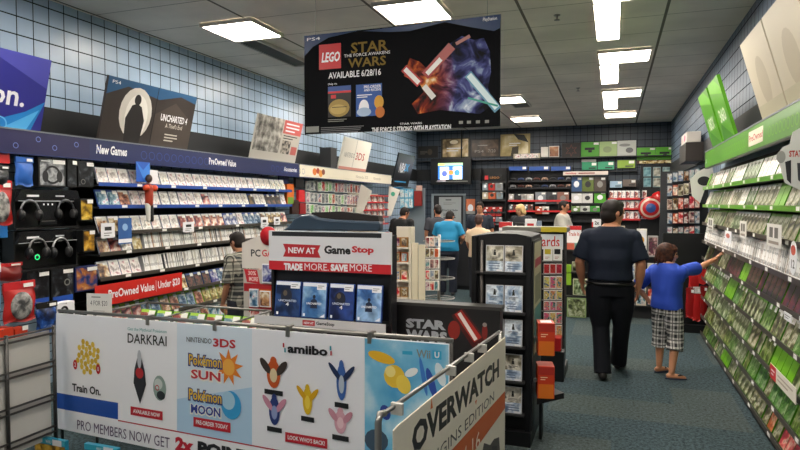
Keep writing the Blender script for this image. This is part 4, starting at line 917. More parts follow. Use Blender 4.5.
# diagonal banner with orange band
a = PZ(393, 418, .95); b_ = PZ(506, 334, .95); ang = math.atan2(b_.y - a.y, b_.x - a.x); LW = (Vector(b_[:2]) - Vector(a[:2])).length
t = thing('banner_stand', 'beige banner with big dark lettering and an orange band, pointing toward the camera', 'banner stand', (a.x, a.y, 0), ang)
p = Panel(t); L = p.L
x1 = L(505.5, 337)[0]; c0 = L(394, 431); c1 = L(398, 426); c2 = L(505.5, 337)
MB().prism([(c0[0], .22), (x1, .22), (x1, c2[1]), c1, c0], 0, .006, mat('e2dac4', .45)).build('banner', t)
r0 = L(392, 414.5); r1 = L(503.5, 333)
MB().tube([(r0[0], .03, r0[1]), (r1[0] + .02, .03, r1[1])], .009, STEEL, 8).build('top_rail', t); MB().tube([(r0[0], .03, .3), (x1, .03, .3)], .008, STEEL, 8).build('lower_rail', t)
pz = L(386, 418)
MB().tube([(pz[0], .03, 0), (pz[0], .03, pz[1] - .02), (pz[0] + .015, .03, pz[1] + .005), (r0[0], .03, r0[1])], .013, STEEL, 8).build('post', t); MB().tube([(x1, .03, 0), (x1, .03, r1[1])], .012, STEEL, 8).build('post', t)
for u, v in ((402, 407), (455, 369), (473, 356), (486, 347)): c = L(u, v); MB().box(c[0] - .008, c[0] + .008, -.003, .042, c[1] - .03, c[1] + .012, mat('b9b6ae', .3)).build('rail_clip', t)
q = Print(0); ink = mat('2b2a28', .4)
q.textq('OVERWATCH', p.quad(412, 425, 457, 499, 358, 377), ink, .045)
c = L(431.5, 406); q.poly([(c[0] - .012, c[1] - .01), (c[0] + .014, c[1] - .012), (c[0], c[1] + .035)], ORG); c = L(476, 402); q.poly([(c[0] - .015, c[1] + .008), (c[0] + .015, c[1] + .008), (c[0], c[1] - .015)], ORG)
q.textq('ORIGINS EDITION', p.quad(420, 466, 480, 494, 391, 400), mat('4a4844', .4))
q.poly([L(420, 482), L(452, 449.5), L(505, 391), L(505, 408), L(475, 450), L(440, 500)], mat('c9622a', .4)); q.textq('5.24.16', p.quad(447, 467, 486, 480, 430, 446), mat('ecdcc6', .4))
q.poly([L(478, 470), L(484, 443), L(490, 445), L(494, 439), L(499, 437), L(501, 470)], mat('55504a')); q.poly([L(489, 470), L(492, 446), L(497, 446), L(499, 470)], mat('3b3836')); q.build('printed_graphics', t)

# wire bin with green cases behind the long banner
t = thing('wire_bin', 'shallow wire bin of preowned games behind the left half of the banner', 'wire bin', (-3.4, 3.2, 0))
BX = 1.1
MB().box(0, BX, 0, .5, .66, .68, DSTEEL).build('tray', t)
for y in (0, .5): MB().tube([(0, y, .93), (BX, y, .93)], .009, STEEL, 8).build('rim_rail', t)
for x in (0, BX / 2, BX): MB().tube([(x, 0, .93), (x, .5, .93)], .007, STEEL, 6).build('divider_rail', t)
for x in (0, BX):
    for y in (0, .5): MB().tube([(x, y, 0), (x, y, .93)], .01, DSTEEL, 8).build('leg', t)
for j in range(3):
    for i in range(7):
        k = ('g_warm', 'g_cool')[(i + j) % 2]
        place_case(k, (-3.31 + i * .15, 3.28 + j * .13, .785 + j * .02 - .1), (-R(25), 0, 0), '%s game case, %s from the left in the %s row of the wire bin' % (KN[k], nth(i + 1), ('front', 'middle', 'back')[j]), 'preowned games in the wire bin')
c = PY(88, 313, 3.23); t = thing('price_card', 'white card reading 4 for $20 standing in the wire bin', 'sign', (c.x, 3.22, .9), R(8))
MB().box(0, .2, 0, .003, -.03, .165, mat('dddcd6', .5)).build('card', t); q = Print(0); q.text('4 FOR $20', (.03, .075, .165, .115), mat('44464a'), .0); q.bars((.04, .13, .15, .15), GREY, 1); q.bars((.05, .02, .15, .05), mat('b5b4ae'), 2); q.build('lettering', t)
MB().tube([(.1, .006, -.2), (.1, .006, .1)], .003, STEEL, 6).build('card_holder', t)

# ------------------------------------------------------------ kiosk
KY = 3.55; Fk = frame('B', KY); kx0, _, kx1, kz1 = Fk.rc(271, 231.5, 391.5, 270); kz0 = Fk.L(271, 269)[1]
t = thing('game_kiosk', 'black kiosk with a white and red lettered header and four blue games', 'kiosk', (kx0, KY, 0)); p = Panel(t); kw = kx1 - kx0
MB().box(0, kw, .03, .1, 0, kz1 - .02, mat('15161b', .45)).build('cabinet', t)
for x in (0, kw - .02): MB().box(x, x + .02, .0, .029, .0, kz1 - .02, BLACK).build('side_panel', t)
MB().box(-.005, kw + .005, -.02, -.0, kz0, kz1, mat('d8d8dc', .4)).build('header', t)
q = Print(-.02); zr = p.L(280, 260.5)[1]
q.rect((-.005, kz0, kw + .005, zr), mat('c4232c', .4)); q.rect((.02, kz1 - .035, kw - .06, kz1 - .005), mat('1b1d22'))
rib = p.rc(284.5, 244, 322, 257); q.poly([(rib[0], rib[1]), (rib[0] + .02, (rib[1] + rib[3]) / 2), (rib[0], rib[3]), (rib[2], rib[3] - .004), (rib[2] - .02, (rib[1] + rib[3]) / 2), (rib[2], rib[1])], mat('b5242c', .4))
q.text('NEW AT', (rib[0] + .04, rib[1] + .025, rib[2] - .04, rib[3] - .022), WHITE, .03); q.text('Game', p.rc(325.5, 245.5, 352, 254), mat('141416'), .045); q.text('Stop', p.rc(353, 246, 375, 254.5), mat('c4232c'), .045)
q.text('TRADE', p.rc(285.5, 263, 304, 270), WHITE, .06); q.text('MORE.', p.rc(306, 263.3, 330, 270), WHITE); q.text('SAVE', p.rc(332, 264, 349, 271), WHITE, .06); q.text('MORE', p.rc(351, 264, 373, 271), WHITE); q.build('lettering', t)
sz = p.L(324, 318)[1]
MB().box(.021, kw - .021, -.1, .029, sz - .02, sz, BLACK).build('shelf', t)
MB().box(-.07, kw, -.104, -.1, sz - .045, sz + .01, mat('cfcfd0', .4)).build('shelf_lip', t)
q = Print(-.104); c = p.L(311, 321, -.1)[0]; q.rect((c - .06, sz - .035, c + .03, sz), mat('b5242c')); q.text('NEW AT', (c - .05, sz - .026, c + .02, sz - .01), WHITE, .03); q.text('GameStop', (c + .04, sz - .032, c + .17, sz - .004), INK, .03); q.build('shelf_lettering', t)
MB().box(.4, kw + .02, -.13, -.12, sz - .22, sz - .09, mat('b5242c')).build('lower_sign', t)
MB().box(.4, .42, -.12, .0, sz - .12, sz - .1, STEEL).build('sign_bracket', t)
A_ps = [art('night blue cover', ['0a1026', '14234a', '2c4a86', '1c2c56'], 7, spread=.1), art('mist blue cover', ['1d3764', '3d6ca4', '8fb4d6', '25406e'], 7, spread=.1)]
for i, (u0, u1) in enumerate(((278, 303), (304.5, 329), (331.5, 356), (358.5, 384))):
    x0 = Fk.L(u0, 300, -.02)[0]; x1 = Fk.L(u1, 300, -.02)[0]; hh = Fk.L(300, 281.5, 0)[1] - sz; w = x1 - x0
    g = thing('game_box', '%s blue game box, %s of the four on the kiosk' % (('night', 'misty', 'striped night', 'pale misty')[i], ('first', 'second', 'third', 'last')[i]), 'game box', (x0, KY - .07, sz + .007), 0, 'blue game boxes on the kiosk', -R(7))
    MB().box(0, w, 0, .02, 0, hh, mat('2a4a94', .3)).build('box_body', g, bevel=.003); MB().box(.006, w - .004, -.0012, 0, .006, hh * .88, A_ps[i % 2]).build('cover', g)
    q = Print(-.0015); q.rect((.006, hh * .885, w - .004, hh * .985), mat('dfe3ea')); q.rect((w * .6, hh * .8, w * .96, hh * .97), WHITE); q.bars((w * .63, hh * .83, w * .9, hh * .93), GREY, 2)
    if i % 2: q.ell(w * .5, hh * .6, w * .06, w * .07, mat('10182c')); q.poly([(w * .36, hh * .28), (w * .38, hh * .5), (w * .5, hh * .56), (w * .62, hh * .5), (w * .64, hh * .28)], mat('16223e')); q.text('UNCHARTED', (w * .2, hh * .38, w * .8, hh * .44), WHITE, .02); q.poly([(w * .75, .01), (w - .01, .01), (w - .01, hh * .14)], WHITE)
    else: q.ell(w * .45, hh * .58, w * .22, w * .26, mat('161c30')); q.ell(w * .4, hh * .66, w * .08, w * .1, mat('5c5040')); q.text('UNCHARTED', (w * .15, hh * .42, w * .85, hh * .48), mat('c8d2e2'), .02); q.text('4', (w * .44, hh * .3, w * .56, hh * .4), WHITE)
    q.rect((w * .08, hh * .05, w * .16, hh * .13), WHITE); q.build('printed_graphics', g)
# dark hood on top of the kiosk
pts = [p.L(u, v, .0) for u, v in ((281, 231.5), (287, 227), (293, 219), (300, 215.5), (308, 214.5), (316, 218), (332, 220), (379, 222), (379, 231.5))]
t2 = thing('kiosk_topper', 'dark slate-blue rounded hood lying on top of the kiosk', 'display topper', (kx0, KY + .02, kz1 + .002))
pts = [(x, max(0, z - kz1 - .002)) for x, z in pts]
MB().prism(pts, -.01, .06, mat('2e3d4c', .3)).build('hood', t2, bevel=.012)
top = [p.L(u, v, .08) for u, v in ((304, 222), (312, 212.5), (340, 211.5), (378, 216), (379, 222))]
top = [(x, z - kz1 - .002) for x, z in top]
MB().prism(top, .062, .14, mat('1d1614', .5)).build('hood_back', t2)
# ---- PC gaming stand
Fp = frame('B', 4.7); r = Fp.rc(243, 238, 282, 330); t = thing('display_stand', 'white and red PC gaming stand half hidden behind the kiosk', 'display stand', (r[0], 4.7, 0)); p = Panel(t); zt = p.L(250, 240)[1]; w = r[2] - r[0]
MB().box(0, w + .12, .03, .32, 0, .98, mat('8f1c20', .4)).build('cabinet', t)
T = lambda u, v: p.L(u, v)
MB().prism([T(242, 268), T(242, 243), T(266, 233), (w + .12, T(266, 233)[1]), (w + .12, T(242, 268)[1])], .0, .02, mat('d6cfc6', .5)).build('header', t)
q = Print(0); q.text('PC', (*T(251, 256.5), *T(260.5, 249.5)), INK, .02); q.text('GAMING', (T(262, 256.5)[0], T(262, 256.5)[1], T(262, 256.5)[0] + .3, T(262, 249.5)[1]), mat('c4232c'), .02)
c = T(269, 236); q.build('lettering', t)
MB().tube([(c[0], -.012, c[1]), (c[0], -.003, c[1])], .085, mat('c4232c', .4), 24).build('round_badge', t)
MB().box(0, w + .12, .001, .02, 0, T(242, 269)[1], mat('b9b2a8', .5)).build('front_panel', t)
q = Print(.0); q.poly([T(244, 269), T(257, 270), T(260, 284), T(247, 282)], mat('c01f2c')); q.text('30%', (*T(248, 275), *T(256, 271)), mat('eec6c0'), .03); q.text('MORE', (*T(249, 281), *T(258, 277)), mat('eec6c0'), .03); q.rect((*T(262, 283), *T(272, 265)), mat('d8d8da')); q.rect((*T(244, 291), *T(282, 285)), mat('a51d24'))
q.rect((*T(249, 308), *T(272, 290)), mat('c06a1c')); q.rect((*T(249, 312), *T(272, 308)), mat('a51d24')); q.build('printed_graphics', t)
Fq = frame('B', 4.68)
for i, (u0, v0, u1, v1, lab) in enumerate(((249, 289, 258, 307, 'white-framed game with a grey figure on the PC stand'), (259.5, 291, 270, 307, 'white-framed game in orange on the PC stand'), (250, 310, 260, 322, 'white-framed tan game, lower left on the PC stand'), (261, 311, 272, 323, 'white-framed grey game, lower right on the PC stand'), (262, 264, 272, 283, 'white and black leaflet card, top right on the PC stand'))):
    item(Fq, u0, v0, u1, v1, 'game_case', lab, 'game case', WHITE, (A_cool, A_warm, A_warm, A_pale, A_cool)[i], .016, 0, None, False, 0, None, .001)

# ---- star wars bin
Fs = frame('B', 3.7); r = Fs.rc(395, 307.5, 500, 340); t = thing('dump_bin', 'black dump bin lettered STAR WARS with a red and white light streak', 'dump bin', (r[0], 3.7, 0)); p = Panel(t); w = r[2] - r[0]; zt = r[3]
b = MB(); b.box(0, w, 0, .012, .0, zt, mat('121113', .4)); b.build('front_panel', t); MB().box(0, w, .09, .1, 0, zt, BLACK).build('back_panel', t)
for x in (0, w - .012): MB().box(x, x + .012, .0125, .0895, 0, zt, BLACK).build('side_panel', t)
MB().box(-.01, w + .01, -.01, .11, zt, zt + .02, DSTEEL).build('lid', t)
q = Print(0)
for s in ((457, 311.5, 480, 345, .045, '4a0f0c', .05), (458, 312, 478, 340, .028, 'a82418', .03), (459, 313, 476, 340, .012, 'f0e2dc', .012)): streak(q, p, *s[:5], mat(s[5], .4), s[6])
c = p.L(454, 330); q.ell(c[0], c[1], .04, .06, mat('8a1f14')); c = p.L(480, 330); q.ell(c[0] + .03, c[1] - .01, .018, .05, mat('7c1c18')); q.ell(c[0] + .03, c[1] + .035, .014, .014, mat('8f8782'))
sil = mat('a9adb3', .4); q.text('STAR', p.rc(406, 319.5, 446, 329), sil, .06); q.text('WARS', p.rc(406, 330.5, 447, 342), sil, .06); q.build('printed_graphics', t)

# ------------------------------------------------------------ black tower of games
t = thing('display_tower', 'tall black game tower with five rows of pale covers, right of the banners', 'display tower', (-.955, 4.2, 0)); p = Panel(t); TW = .42; TD = .56; TH = 1.465
MB().prism([(0, 0), (TW, 0), (TW, TH), (TW * .75, TH + .018), (TW * .4, TH + .02), (0, TH)], .03, TD, mat('0e0e10', .45)).build('cabinet', t)
for x in (0, TW - .035): MB().box(x, x + .035, 0, .029, .1, TH, BLACK).build('side_rail', t)
MB().tube([(.075, -.004, .1), (.075, -.004, TH - .03)], .012, mat('55504c', .3, .5), 8).build('metal_rod', t)
MB().box(-.01, TW + .01, -.03, TD + .01, 0, .1, BLACK).build('base', t)
zrow = (1.215, .935, .695, .452, .222)
for z in zrow: MB().box(.036, TW - .036, -.035, .029, z - .012, z, DGREY).build('shelf', t); 
MB().box(TW + .001, TW + .01, .02, TD, .1, TH - .03, mat('1a1a1c', .4)).build('side_panel', t)
# side poster faces right
o = Print(0)
sp_ = Panel.__new__(Panel)
b = MB(); b.box(TW + .011, TW + .013, .08, TD - .08, .62, TH - .05, mat('b3ad8a', .5)); b.box(TW + .013, TW + .014, .09, TD - .09, .7, .95, mat('4a7d78', .5)); b.box(TW + .013, TW + .014, .1, TD - .1, 1.24, 1.3, mat('a03038', .5)); b.box(TW + .013, TW + .014, .12, TD - .12, .98, 1.18, mat('77775c', .5)); b.build('side_poster', t)
A_sold = art('sepia soldier cover', ['2a2620', '8a8470', 'd9d4c4', '5c5a50'], 13, spread=.1); A_mist = art('blue mist cover', ['3c4f6c', '8ea4bd', 'e4ecf2', '55657c'], 13, spread=.1)
def tower_case(x, z, mats, lab, row):
    g = thing('game_case', lab, 'game case', (x, 4.18, z + .004), 0, 'pale game cases on the black tower', -R(5))
    MB().box(0, .125, 0, .014, 0, .185, mat('c9c9cc', .3)).build('case_body', g); MB().box(.004, .121, -.001, 0, .075, .181, mats[0]).build('cover', g); MB().box(.004, .121, -.001, 0, .004, .075, mats[1]).build('cover_foot', g)
    q = Print(-.0012); q.ell(.062, .148, .006, .008, mat('15130f')); q.poly([(.052, .115), (.055, .14), (.069, .14), (.072, .115)], mat('15130f')); q.bars((.03, .088, .1, .106), INK, 2); q.bars((.02, .015, .11, .065), mat('5f6f88'), 3, int(z * 10)); q.rect((.075, .004, .118, .016), WHITE); q.build('printed_graphics', g)
for j, z in enumerate(zrow):
    for i, x in enumerate((-.848, -.716)):
        tower_case(x, z, (A_sold, A_mist) if j in (0, 3, 4) else (A_mist, A_mist), '%s game case, %s row of the black tower' % (('left hand', 'right hand')[i], ORD[j]), j)
# orange boxes on the side
for (z, lab, j) in ((.645, 'red and orange box hung on the right side of the tower, upper', 0), (.345, 'red and orange box hung on the right side of the tower, lower', 1)):
    g = thing('hanging_box', lab, 'box', (-.485, 4.2, z), R(12), 'red and orange boxes on the tower side')
    MB().box(0, .115, 0, .14, 0, .225, mat('c23a1a', .4)).build('box_body', g, bevel=.003); q = Print(0); q.rect((.006, .0, .109, .1), mat('d8701c')); q.rect((.006, .165, .109, .22), mat('a52a1e')); q.bars((.02, .125, .07, .155), mat('f0cfa8'), 2); q.build('printed_front', g)
    MB().box(-.02, .0, .05, .08, .1, .12, STEEL).build('bracket', g)
    if j == 0: MB().box(.02, .095, .02, .1, .2255, .228, WHITE).build('top_label', g)
t = thing('floor_tray', 'black triangular tray at the foot of the tower below the lower orange box', 'tray', (-.49, 4.2, 0))
MB().add([(0, 0, .3), (.17, .2, .3), (0, .4, .3), (0, 0, .34), (.17, .2, .34), (0, .4, .34)], [(0, 2, 1), (3, 4, 5), (0, 1, 4, 3), (1, 2, 5, 4), (2, 0, 3, 5)], BLACK).build('tray_top', t)
MB().box(0, .02, .15, .25, 0, .3, BLACK).build('post', t)

# ---- gift card rack
t = thing('card_rack', 'black gift card rack with a white sign lettered in red, just behind the tower', 'card rack', (-1.0, 6.0, 0)); p = Panel(t); zt = p.L(550, 232)[1]; w = p.L(564.5, 240)[0]
MB().box(0, w, .03, .3, .1, zt, mat('101012', .5)).build('cabinet', t); MB().box(-.02, w + .02, 0, .32, 0, .1, BLACK).build('base', t)
b = MB(); b.box(-.05, w + .03, -.02, .32, zt, zt + .045, mat('7d7b74', .4)); b.build('top_cap', t)
a0 = p.L(541, 230, -.02)[0]; MB().box(a0, w + .02, -.024, -.0202, zt + .0, zt + .05, mat('c9b52a', .45)).build('yellow_strip', t)
zs1 = p.L(550, 234)[1]; zs0 = p.L(550, 249.5)[1]
MB().box(.02, w - .015, .01, .03, zs0, zs1, WHITE).build('sign_board', t); q = Print(.01); xr = p.L(559.5, 240)[0]; q.text('Gift Cards', (xr - .42, zs0 + .025, xr, zs1 - .02), mat('cf2f2a'), .01); q.build('lettering', t)
for j, (va, vb) in enumerate(((246, 261), (263.5, 274), (276, 289), (290, 300), (301, 311), (312, 324), (325, 337))):
    zz = p.L(550, vb)[1]; MB().box(.02, w - .015, .0, .03, zz - .012, zz, STEEL).build('card_rail', t)
Fg = frame('B', 6.0)
A_gc = art('gift card print', ['1c1d22', '3c6a7c', 'c9a26a', 'b03a30', 'd8d2c4'], 30)
A_gr = art('red gift card print', ['5c0f14', 'a01f24', 'b8343a', '3a0a0e'], 30, spread=.1)
for j, (va, vb) in enumerate(((246, 261), (263.5, 274), (276, 289), (290, 300), (301, 311), (312, 324), (325, 337))):
    us = (543.2, 552.8, 562.4) if j == 0 else (543.5, 549.8, 556, 562.3)
    for i in range(len(us) - 1):
        m_ = WHITE if j == 0 else (A_gr if j == 1 else A_gc)
        item(Fg, us[i] + .25, va + .2, us[i + 1] - .25, vb - .3, 'gift_card', '%s gift card, %s from the left, row %d of the card rack' % (('white', 'red', 'mixed-colour')[min(j, 2)], nth(i + 1), j + 1), 'gift card', STICK, None if j == 0 else m_, .004, -.004, 'gift cards on the rack', False, 0,
             (lambda q, w, h, i=i: (q.rect((w * .15, h * .45, w * .8, h * .8), mat('c6b22a') if i == 0 else BLACK), q.bars((w * .2, h * .1, w * .7, h * .3), mat('c0908a'), 2))) if j == 0 else None, .0005)
item(Fg, 545, 338, 561, 351, 'red_box', 'glossy dark red box low on the card rack', 'box', mat('9c1c1e', .3), None, .15, -.16)
t = thing('low_stand', 'low black stand carrying the dark red box before the card rack', 'stand', (-.65, 5.83, 0)); MB().box(0, .22, 0, .145, 0, Fg.L(550, 351, -.16)[1] - .002, BLACK).build('stand_body', t)

# ---- white endcap and toy spinner, centre left
Fw = frame('B', 6.5); r = Fw.rc(393, 227, 411, 340); t = thing('endcap_shelf', 'narrow white endcap with four shelves, right of the kiosk', 'endcap shelf', (r[0], 6.5, 0)); p = Panel(t); w = r[2] - r[0]; zt = r[3]
MB().box(0, w, .12, .14, .05, zt, mat('ddd6c6', .5)).build('back_panel', t); MB().box(w - .03, w, 0, .12, .05, zt, mat('d6ceba', .5)).build('side_panel', t); MB().box(0, w, 0, .12, 0, .05, OFFW).build('base', t)
zsh = [p.L(400, v)[1] for v in (247, 262, 280, 297, 320)]
for z in zsh: MB().box(0, w - .031, -.02, .12, z - .02, z, OFFW).build('shelf', t)
for j, z in enumerate(zsh):
    for i in range(2):
        g = thing('toy_box', '%s toy box, %s on the %s shelf of the white endcap' % (('brown', 'orange', 'cream', 'tan', 'brown')[j], ('left', 'right')[i], ORD[j]), 'toy box', (r[0] + .008 + i * .09, 6.5, z + .001), 0, 'small toy boxes on the white endcap')
        MB().box(0, .078, 0, .06, 0, .11, mat(('a8793c', 'b5622c', 'd2b58a', 'b08a5c', '94602f')[j], .5)).build('box_body', g); MB().box(.008, .07, -.001, 0, .01, .1, A_toy[(i + j) % 4]).build('printed_front', g)
t = thing('divider_panels', 'pair of upright cream divider panels right of the white endcap', 'panel pair', (r[2] + .01, 6.5, 0)); za = Fw.L(418, 243)[1]; zb_ = Fw.L(418, 330)[1]
for i, (u0, u1) in enumerate(((412, 417.5), (418.5, 424.5))): a0 = Fw.L(u0, 300)[0] - r[2] - .01; a1 = Fw.L(u1, 300)[0] - r[2] - .01; MB().box(a0, a1, 0, .03, .0, za - i * .02, mat('ded4b8', .5)).build('panel', t)
MB().box(Fw.L(411, 300)[0] - r[2], Fw.L(412, 300)[0] - r[2] + .15, .03, .35, 0, .04, OFFW).build('foot', t)
t = thing('toy_spinner', 'wire spinner crowded with small toys behind the cream panels', 'toy spinner', (-2.08, 7.3, 0))
MB().tube([(0, 0, 0), (0, 0, 1.3)], .02, STEEL, 10).build('pole', t); MB().tube([(0, 0, 0), (0, 0, .03)], .25, DSTEEL, 20).build('base', t)
for z in (.25, .5, .75, 1.0, 1.22): MB().tube([(.2 * math.cos(a), .2 * math.sin(a), z) for a in [2 * PI * i / 16 for i in range(17)]], .006, STEEL, 6).build('ring', t); MB().tube([(-.2, 0, z), (.2, 0, z)], .005, STEEL, 6).build('arm', t)
Fz = frame('B', 7.02)
for j, v in enumerate((237, 248, 259, 270, 281)):
    for i, u in enumerate((425.5, 430, 434.5)):
        k = (i * 3 + j) % 4
        item(Fz, u, v, u + 4, v + 9.5, 'carded_toy', '%s carded toy, %s from the left, row %d of the toy spinner' % (TN[k] if k != 2 else 'blue', nth(i + 1), j + 1), 'carded toy', STICK, A_toy[k], .04, .01 * (i % 2), 'carded toys on the spinner', False, .09, None, .001)
t = thing('toy_tray', 'white tray of tan and yellow boxed toys on the floor beside the spinner', 'tray', (-1.68, 6.75, .0)); MB().box(-.25, .22, 0, .3, 0, .34, mat('cfc6b6', .5)).build('tray_body', t)
for i in range(4): g = thing('toy_box', '%s boxed toy, %s from the left in the low white tray' % (('tan', 'yellow', 'white', 'orange')[i], nth(i + 1)), 'toy box', (-1.91 + i * .105, 6.76, .342), 0, 'boxed toys in the low tray'); MB().box(0, .095, 0, .1, 0, .12, mat(('b08a5c', 'd8b53a', 'e4ded0', 'c06a2c')[i], .5)).build('box_body', g); MB().box(.01, .085, -.001, 0, .01, .11, A_toy[(i + 1) % 4]).build('printed_front', g)

# ------------------------------------------------------------ counter and right middle
t = thing('sales_counter', 'long dark sales counter near the back, customers standing before it', 'counter', (-3.0, 11.4, 0))
MB().box(0, 2.75, .03, .65, .08, 1.02, mat('2b2b2e', .5)).build('cabinet', t); MB().box(-.03, 2.78, 0, .68, 1.02, 1.06, mat('6d6a64', .35)).build('worktop', t); MB().box(.02, 2.73, .06, .63, 0, .08, BLACK).build('plinth', t)
Fn = frame('B', 11.5)
for (u0, v0, u1, name, lab, c_, pr) in ((499, 222, 512, 'counter_box', 'white box with a red top on the counter, left of the black sign', WHITE, lambda q, w, h: q.rect((0, h * .6, w, h), RED)), (514, 223, 524, 'counter_sign', 'small black sign on the counter with white lettering', BLACK, lambda q, w, h: (q.text('Power', (w * .15, h * .5, w * .85, h * .85), WHITE, .02), q.bars((w * .15, h * .1, w * .7, h * .45), WHITE, 1))), (525, 219, 536, 'counter_sign', 'white sign with red print on the counter beside the black one', WHITE, lambda q, w, h: q.rect((w * .2, h * .6, w * .8, h * .75), RED)), (537, 221, 541, 'counter_box', 'grey-blue small box on the counter before the employee', mat('7f90a2'), None)):
    item(Fn, u0, v0, u1, 232, name, lab, 'counter display', c_, None, .12, 0, None, False, 0, pr, .003, 1.062)
Ff = frame('B', 9.2)
t = thing('product_stand', 'black stand with a white lettered sign and boxes, between card rack and tall man', 'display stand', (Ff.L(566, 250)[0], 9.2, 0)); p = Panel(t); w = p.L(597, 250)[0]; zt = p.L(570, 226)[1]
MB().box(0, w, .1, .5, 0, 1.05, BLACK).build('cabinet', t); MB().box(w - .02, w, .0, .1, 0, 1.05, BLACK).build('side_panel', t)
MB().box(0, p.L(581, 240)[0], .06, .08, p.L(570, 243)[1], zt, WHITE).build('sign_board', t); q = Print(.06); q.rect((0, zt - .06, p.L(581, 240)[0], zt), RED); q.text('Trade In', (.03, zt - .15, p.L(579, 240)[0], zt - .09), mat('c0504a'), .02); q.build('lettering', t)
for v in (250, 272, 296, 318): MB().box(0, w - .02, .0, .1, p.L(570, v)[1] - .02, p.L(570, v)[1], DGREY).build('shelf', t)
for (u0, v0, u1, v1, c_, lab, ar) in ((567, 243.5, 574, 249.5, 'c8604a', 'coral box on the top shelf of the stand beside the tall man', None), (574.5, 243.5, 583, 249.5, '6c9c90', 'teal-grey box on the top shelf of the stand', None), (566.5, 265, 571, 285, '86b324', 'lime green upright box on the stand beside the tall man', None), (572, 262, 583, 271.5, 'a09a88', 'grey mixed box on the second shelf of the stand', 1),
                                  (573, 279, 587, 295.5, 'b9bd9c', 'olive and white box on the third shelf of the stand', 1), (567, 298, 586, 317.5, '8aa06a', 'green and white console box on the lowest shelf of the stand', 1)):
    item(Ff, u0, v0, u1, v1, 'product_box', lab, 'box', mat(c_, .45), A_olive if ar else None, .09, -.0, 'boxes on the stand beside the tall man', False)
t = thing('display_table', 'low dark display stand between the tall man and the boy, far back', 'display stand', (.0, 9.4, 0)); MB().box(0, .62, .1, .45, 0, .92, DGREY).build('cabinet', t)
for z in (.2, .55, .92): MB().box(0, .62, 0, .1, z - .02, z, DGREY).build('shelf', t)
Ft = frame('B', 9.42)
for (u0, v0, u1, v1, c_, lab, ar, zf) in ((625, 224, 645, 242, 'ddd8cc', 'large white poster box above the stand between man and boy', 0, None), (646, 232, 654, 242, 'd8cfc0', 'small cream box beside the large white one', 0, None)):
    pass
xs = [.02, .17, .32, .47]
for j, z in enumerate((.2, .55, .92)):
    for i, x in enumerate(xs):
        g = thing('product_box', '%s box, %s from the left on the %s shelf between man and boy' % (('white', 'grey', 'cream', 'dark')[(i + j) % 4], nth(i + 1), ('lowest', 'middle', 'top')[j]), 'box', (x, 9.41, z + .001), 0, 'boxes between the man and the boy')
        hh = .27 if j < 2 else (.44, .36, .4, .3)[i]; MB().box(0, .135, 0, .1, 0, hh, mat(('e4e0d6', 'a5a49f', 'd4c7ad', '3a3a3d')[(i + j) % 4], .5)).build('box_body', g); MB().box(.01, .125, -.001, 0, .02, hh - .02, (WHITE if (i + j) % 4 == 0 else A_toy[(i + j) % 4])).build('printed_front', g)
        if (i + j) % 4 == 0: q = Print(-.001); q.ell(.06, hh * .6, .04, .05, mat('d8952c')); q.ell(.09, hh * .35, .03, .03, DGREY); q.build('printed_graphics', g)

# ------------------------------------------------------------ back wall
Fb = frame('B', 15.75); HB_ = .095
def bitem(u0, v0, u1, v1, name, lab, cat, c_, front=None, depth=.09, pr=None, group=None, y=0): return item(Fb, u0, v0, u1, v1, name, lab, cat, mat(c_, .45) if isinstance(c_, str) else c_, front, depth, y, group, False, 0, pr, .003)
A_gl = art('sepia poster print', ['1f1a12', '6d5a3a', 'c0a878', 'f0e4c8'], 3, spread=.05); A_br = art('brown poster print', ['1c1612', '43362c', '6d5a4a', '2c241e'], 3, spread=.05)
bitem(418, 146, 438, 158, 'wall_poster', 'small dark landscape poster high in the back left corner', 'poster', '17150f', None, .02, lambda q, w, h: (q.ell(w * .6, h * .5, w * .12, h * .25, mat('4c3f30')), q.bars((w * .1, h * .3, w * .5, h * .6), mat('6b6258'), 3)), y=.07)
bitem(441, 138, 470, 158, 'wall_poster', 'sepia poster with a bright centre above the television', 'poster', '2b2417', A_gl, .02, lambda q, w, h: (q.bars((w * .2, h * .3, w * .8, h * .55), WHITE, 2), q.ell(w * .45, h * .8, w * .14, h * .1, mat('efe2c4'))), y=.07)
bitem(470.5, 139, 500, 157, 'wall_poster', 'brown poster with faint white lettering, right of the sepia one', 'poster', '2a241f', A_br, .02, lambda q, w, h: (q.bars((w * .25, h * .6, w * .75, h * .7), mat('b5aea2'), 1), q.text('PS4', (w * .15, h * .25, w * .45, h * .4), mat('a8a094')), q.text('7/20', (w * .6, h * .25, w * .85, h * .42), mat('a8a094'))), y=.07)
bitem(500.5, 134, 530, 156, 'wall_poster', 'pale gold poster with a black winged shape, tallest of the back wall row', 'poster', 'a38f5c', speckle('gold cloud print', [(.3, '6b5a34'), (.5, 'b9a674'), (.7, 'efe6c8')], 2.5, .5), .02, lambda q, w, h: (q.poly([(w * .45, h), (w * .6, h * .75), (w * .95, h * .6), (w * .8, h * .95)], BLACK), q.poly([(w * .35, 0), (w * .4, h * .4), (w * .62, h * .45), (w * .6, 0)], mat('3b3324')), q.bars((w * .3, h * .45, w * .7, h * .62), WHITE, 2)), y=.07)
bitem(513.5, 153.5, 540, 160, 'box_stack', 'cream and grey printed boxes laid along the ledge under the gold poster', 'boxes', 'b8ad96', A_pale, .12, y=-.03)
bitem(541, 147, 548, 157, 'console_box', 'white console box with tan print, left of a pair on the back ledge', 'box', 'dcd8cf'); bitem(549, 146, 559, 157, 'console_box', 'white-edged box with an orange-brown picture on the back ledge', 'box', 'dcd8cf', art('orange brown picture', ['5c3a2c', 'a8714c', 'd8c4a8'], 4, spread=.05))
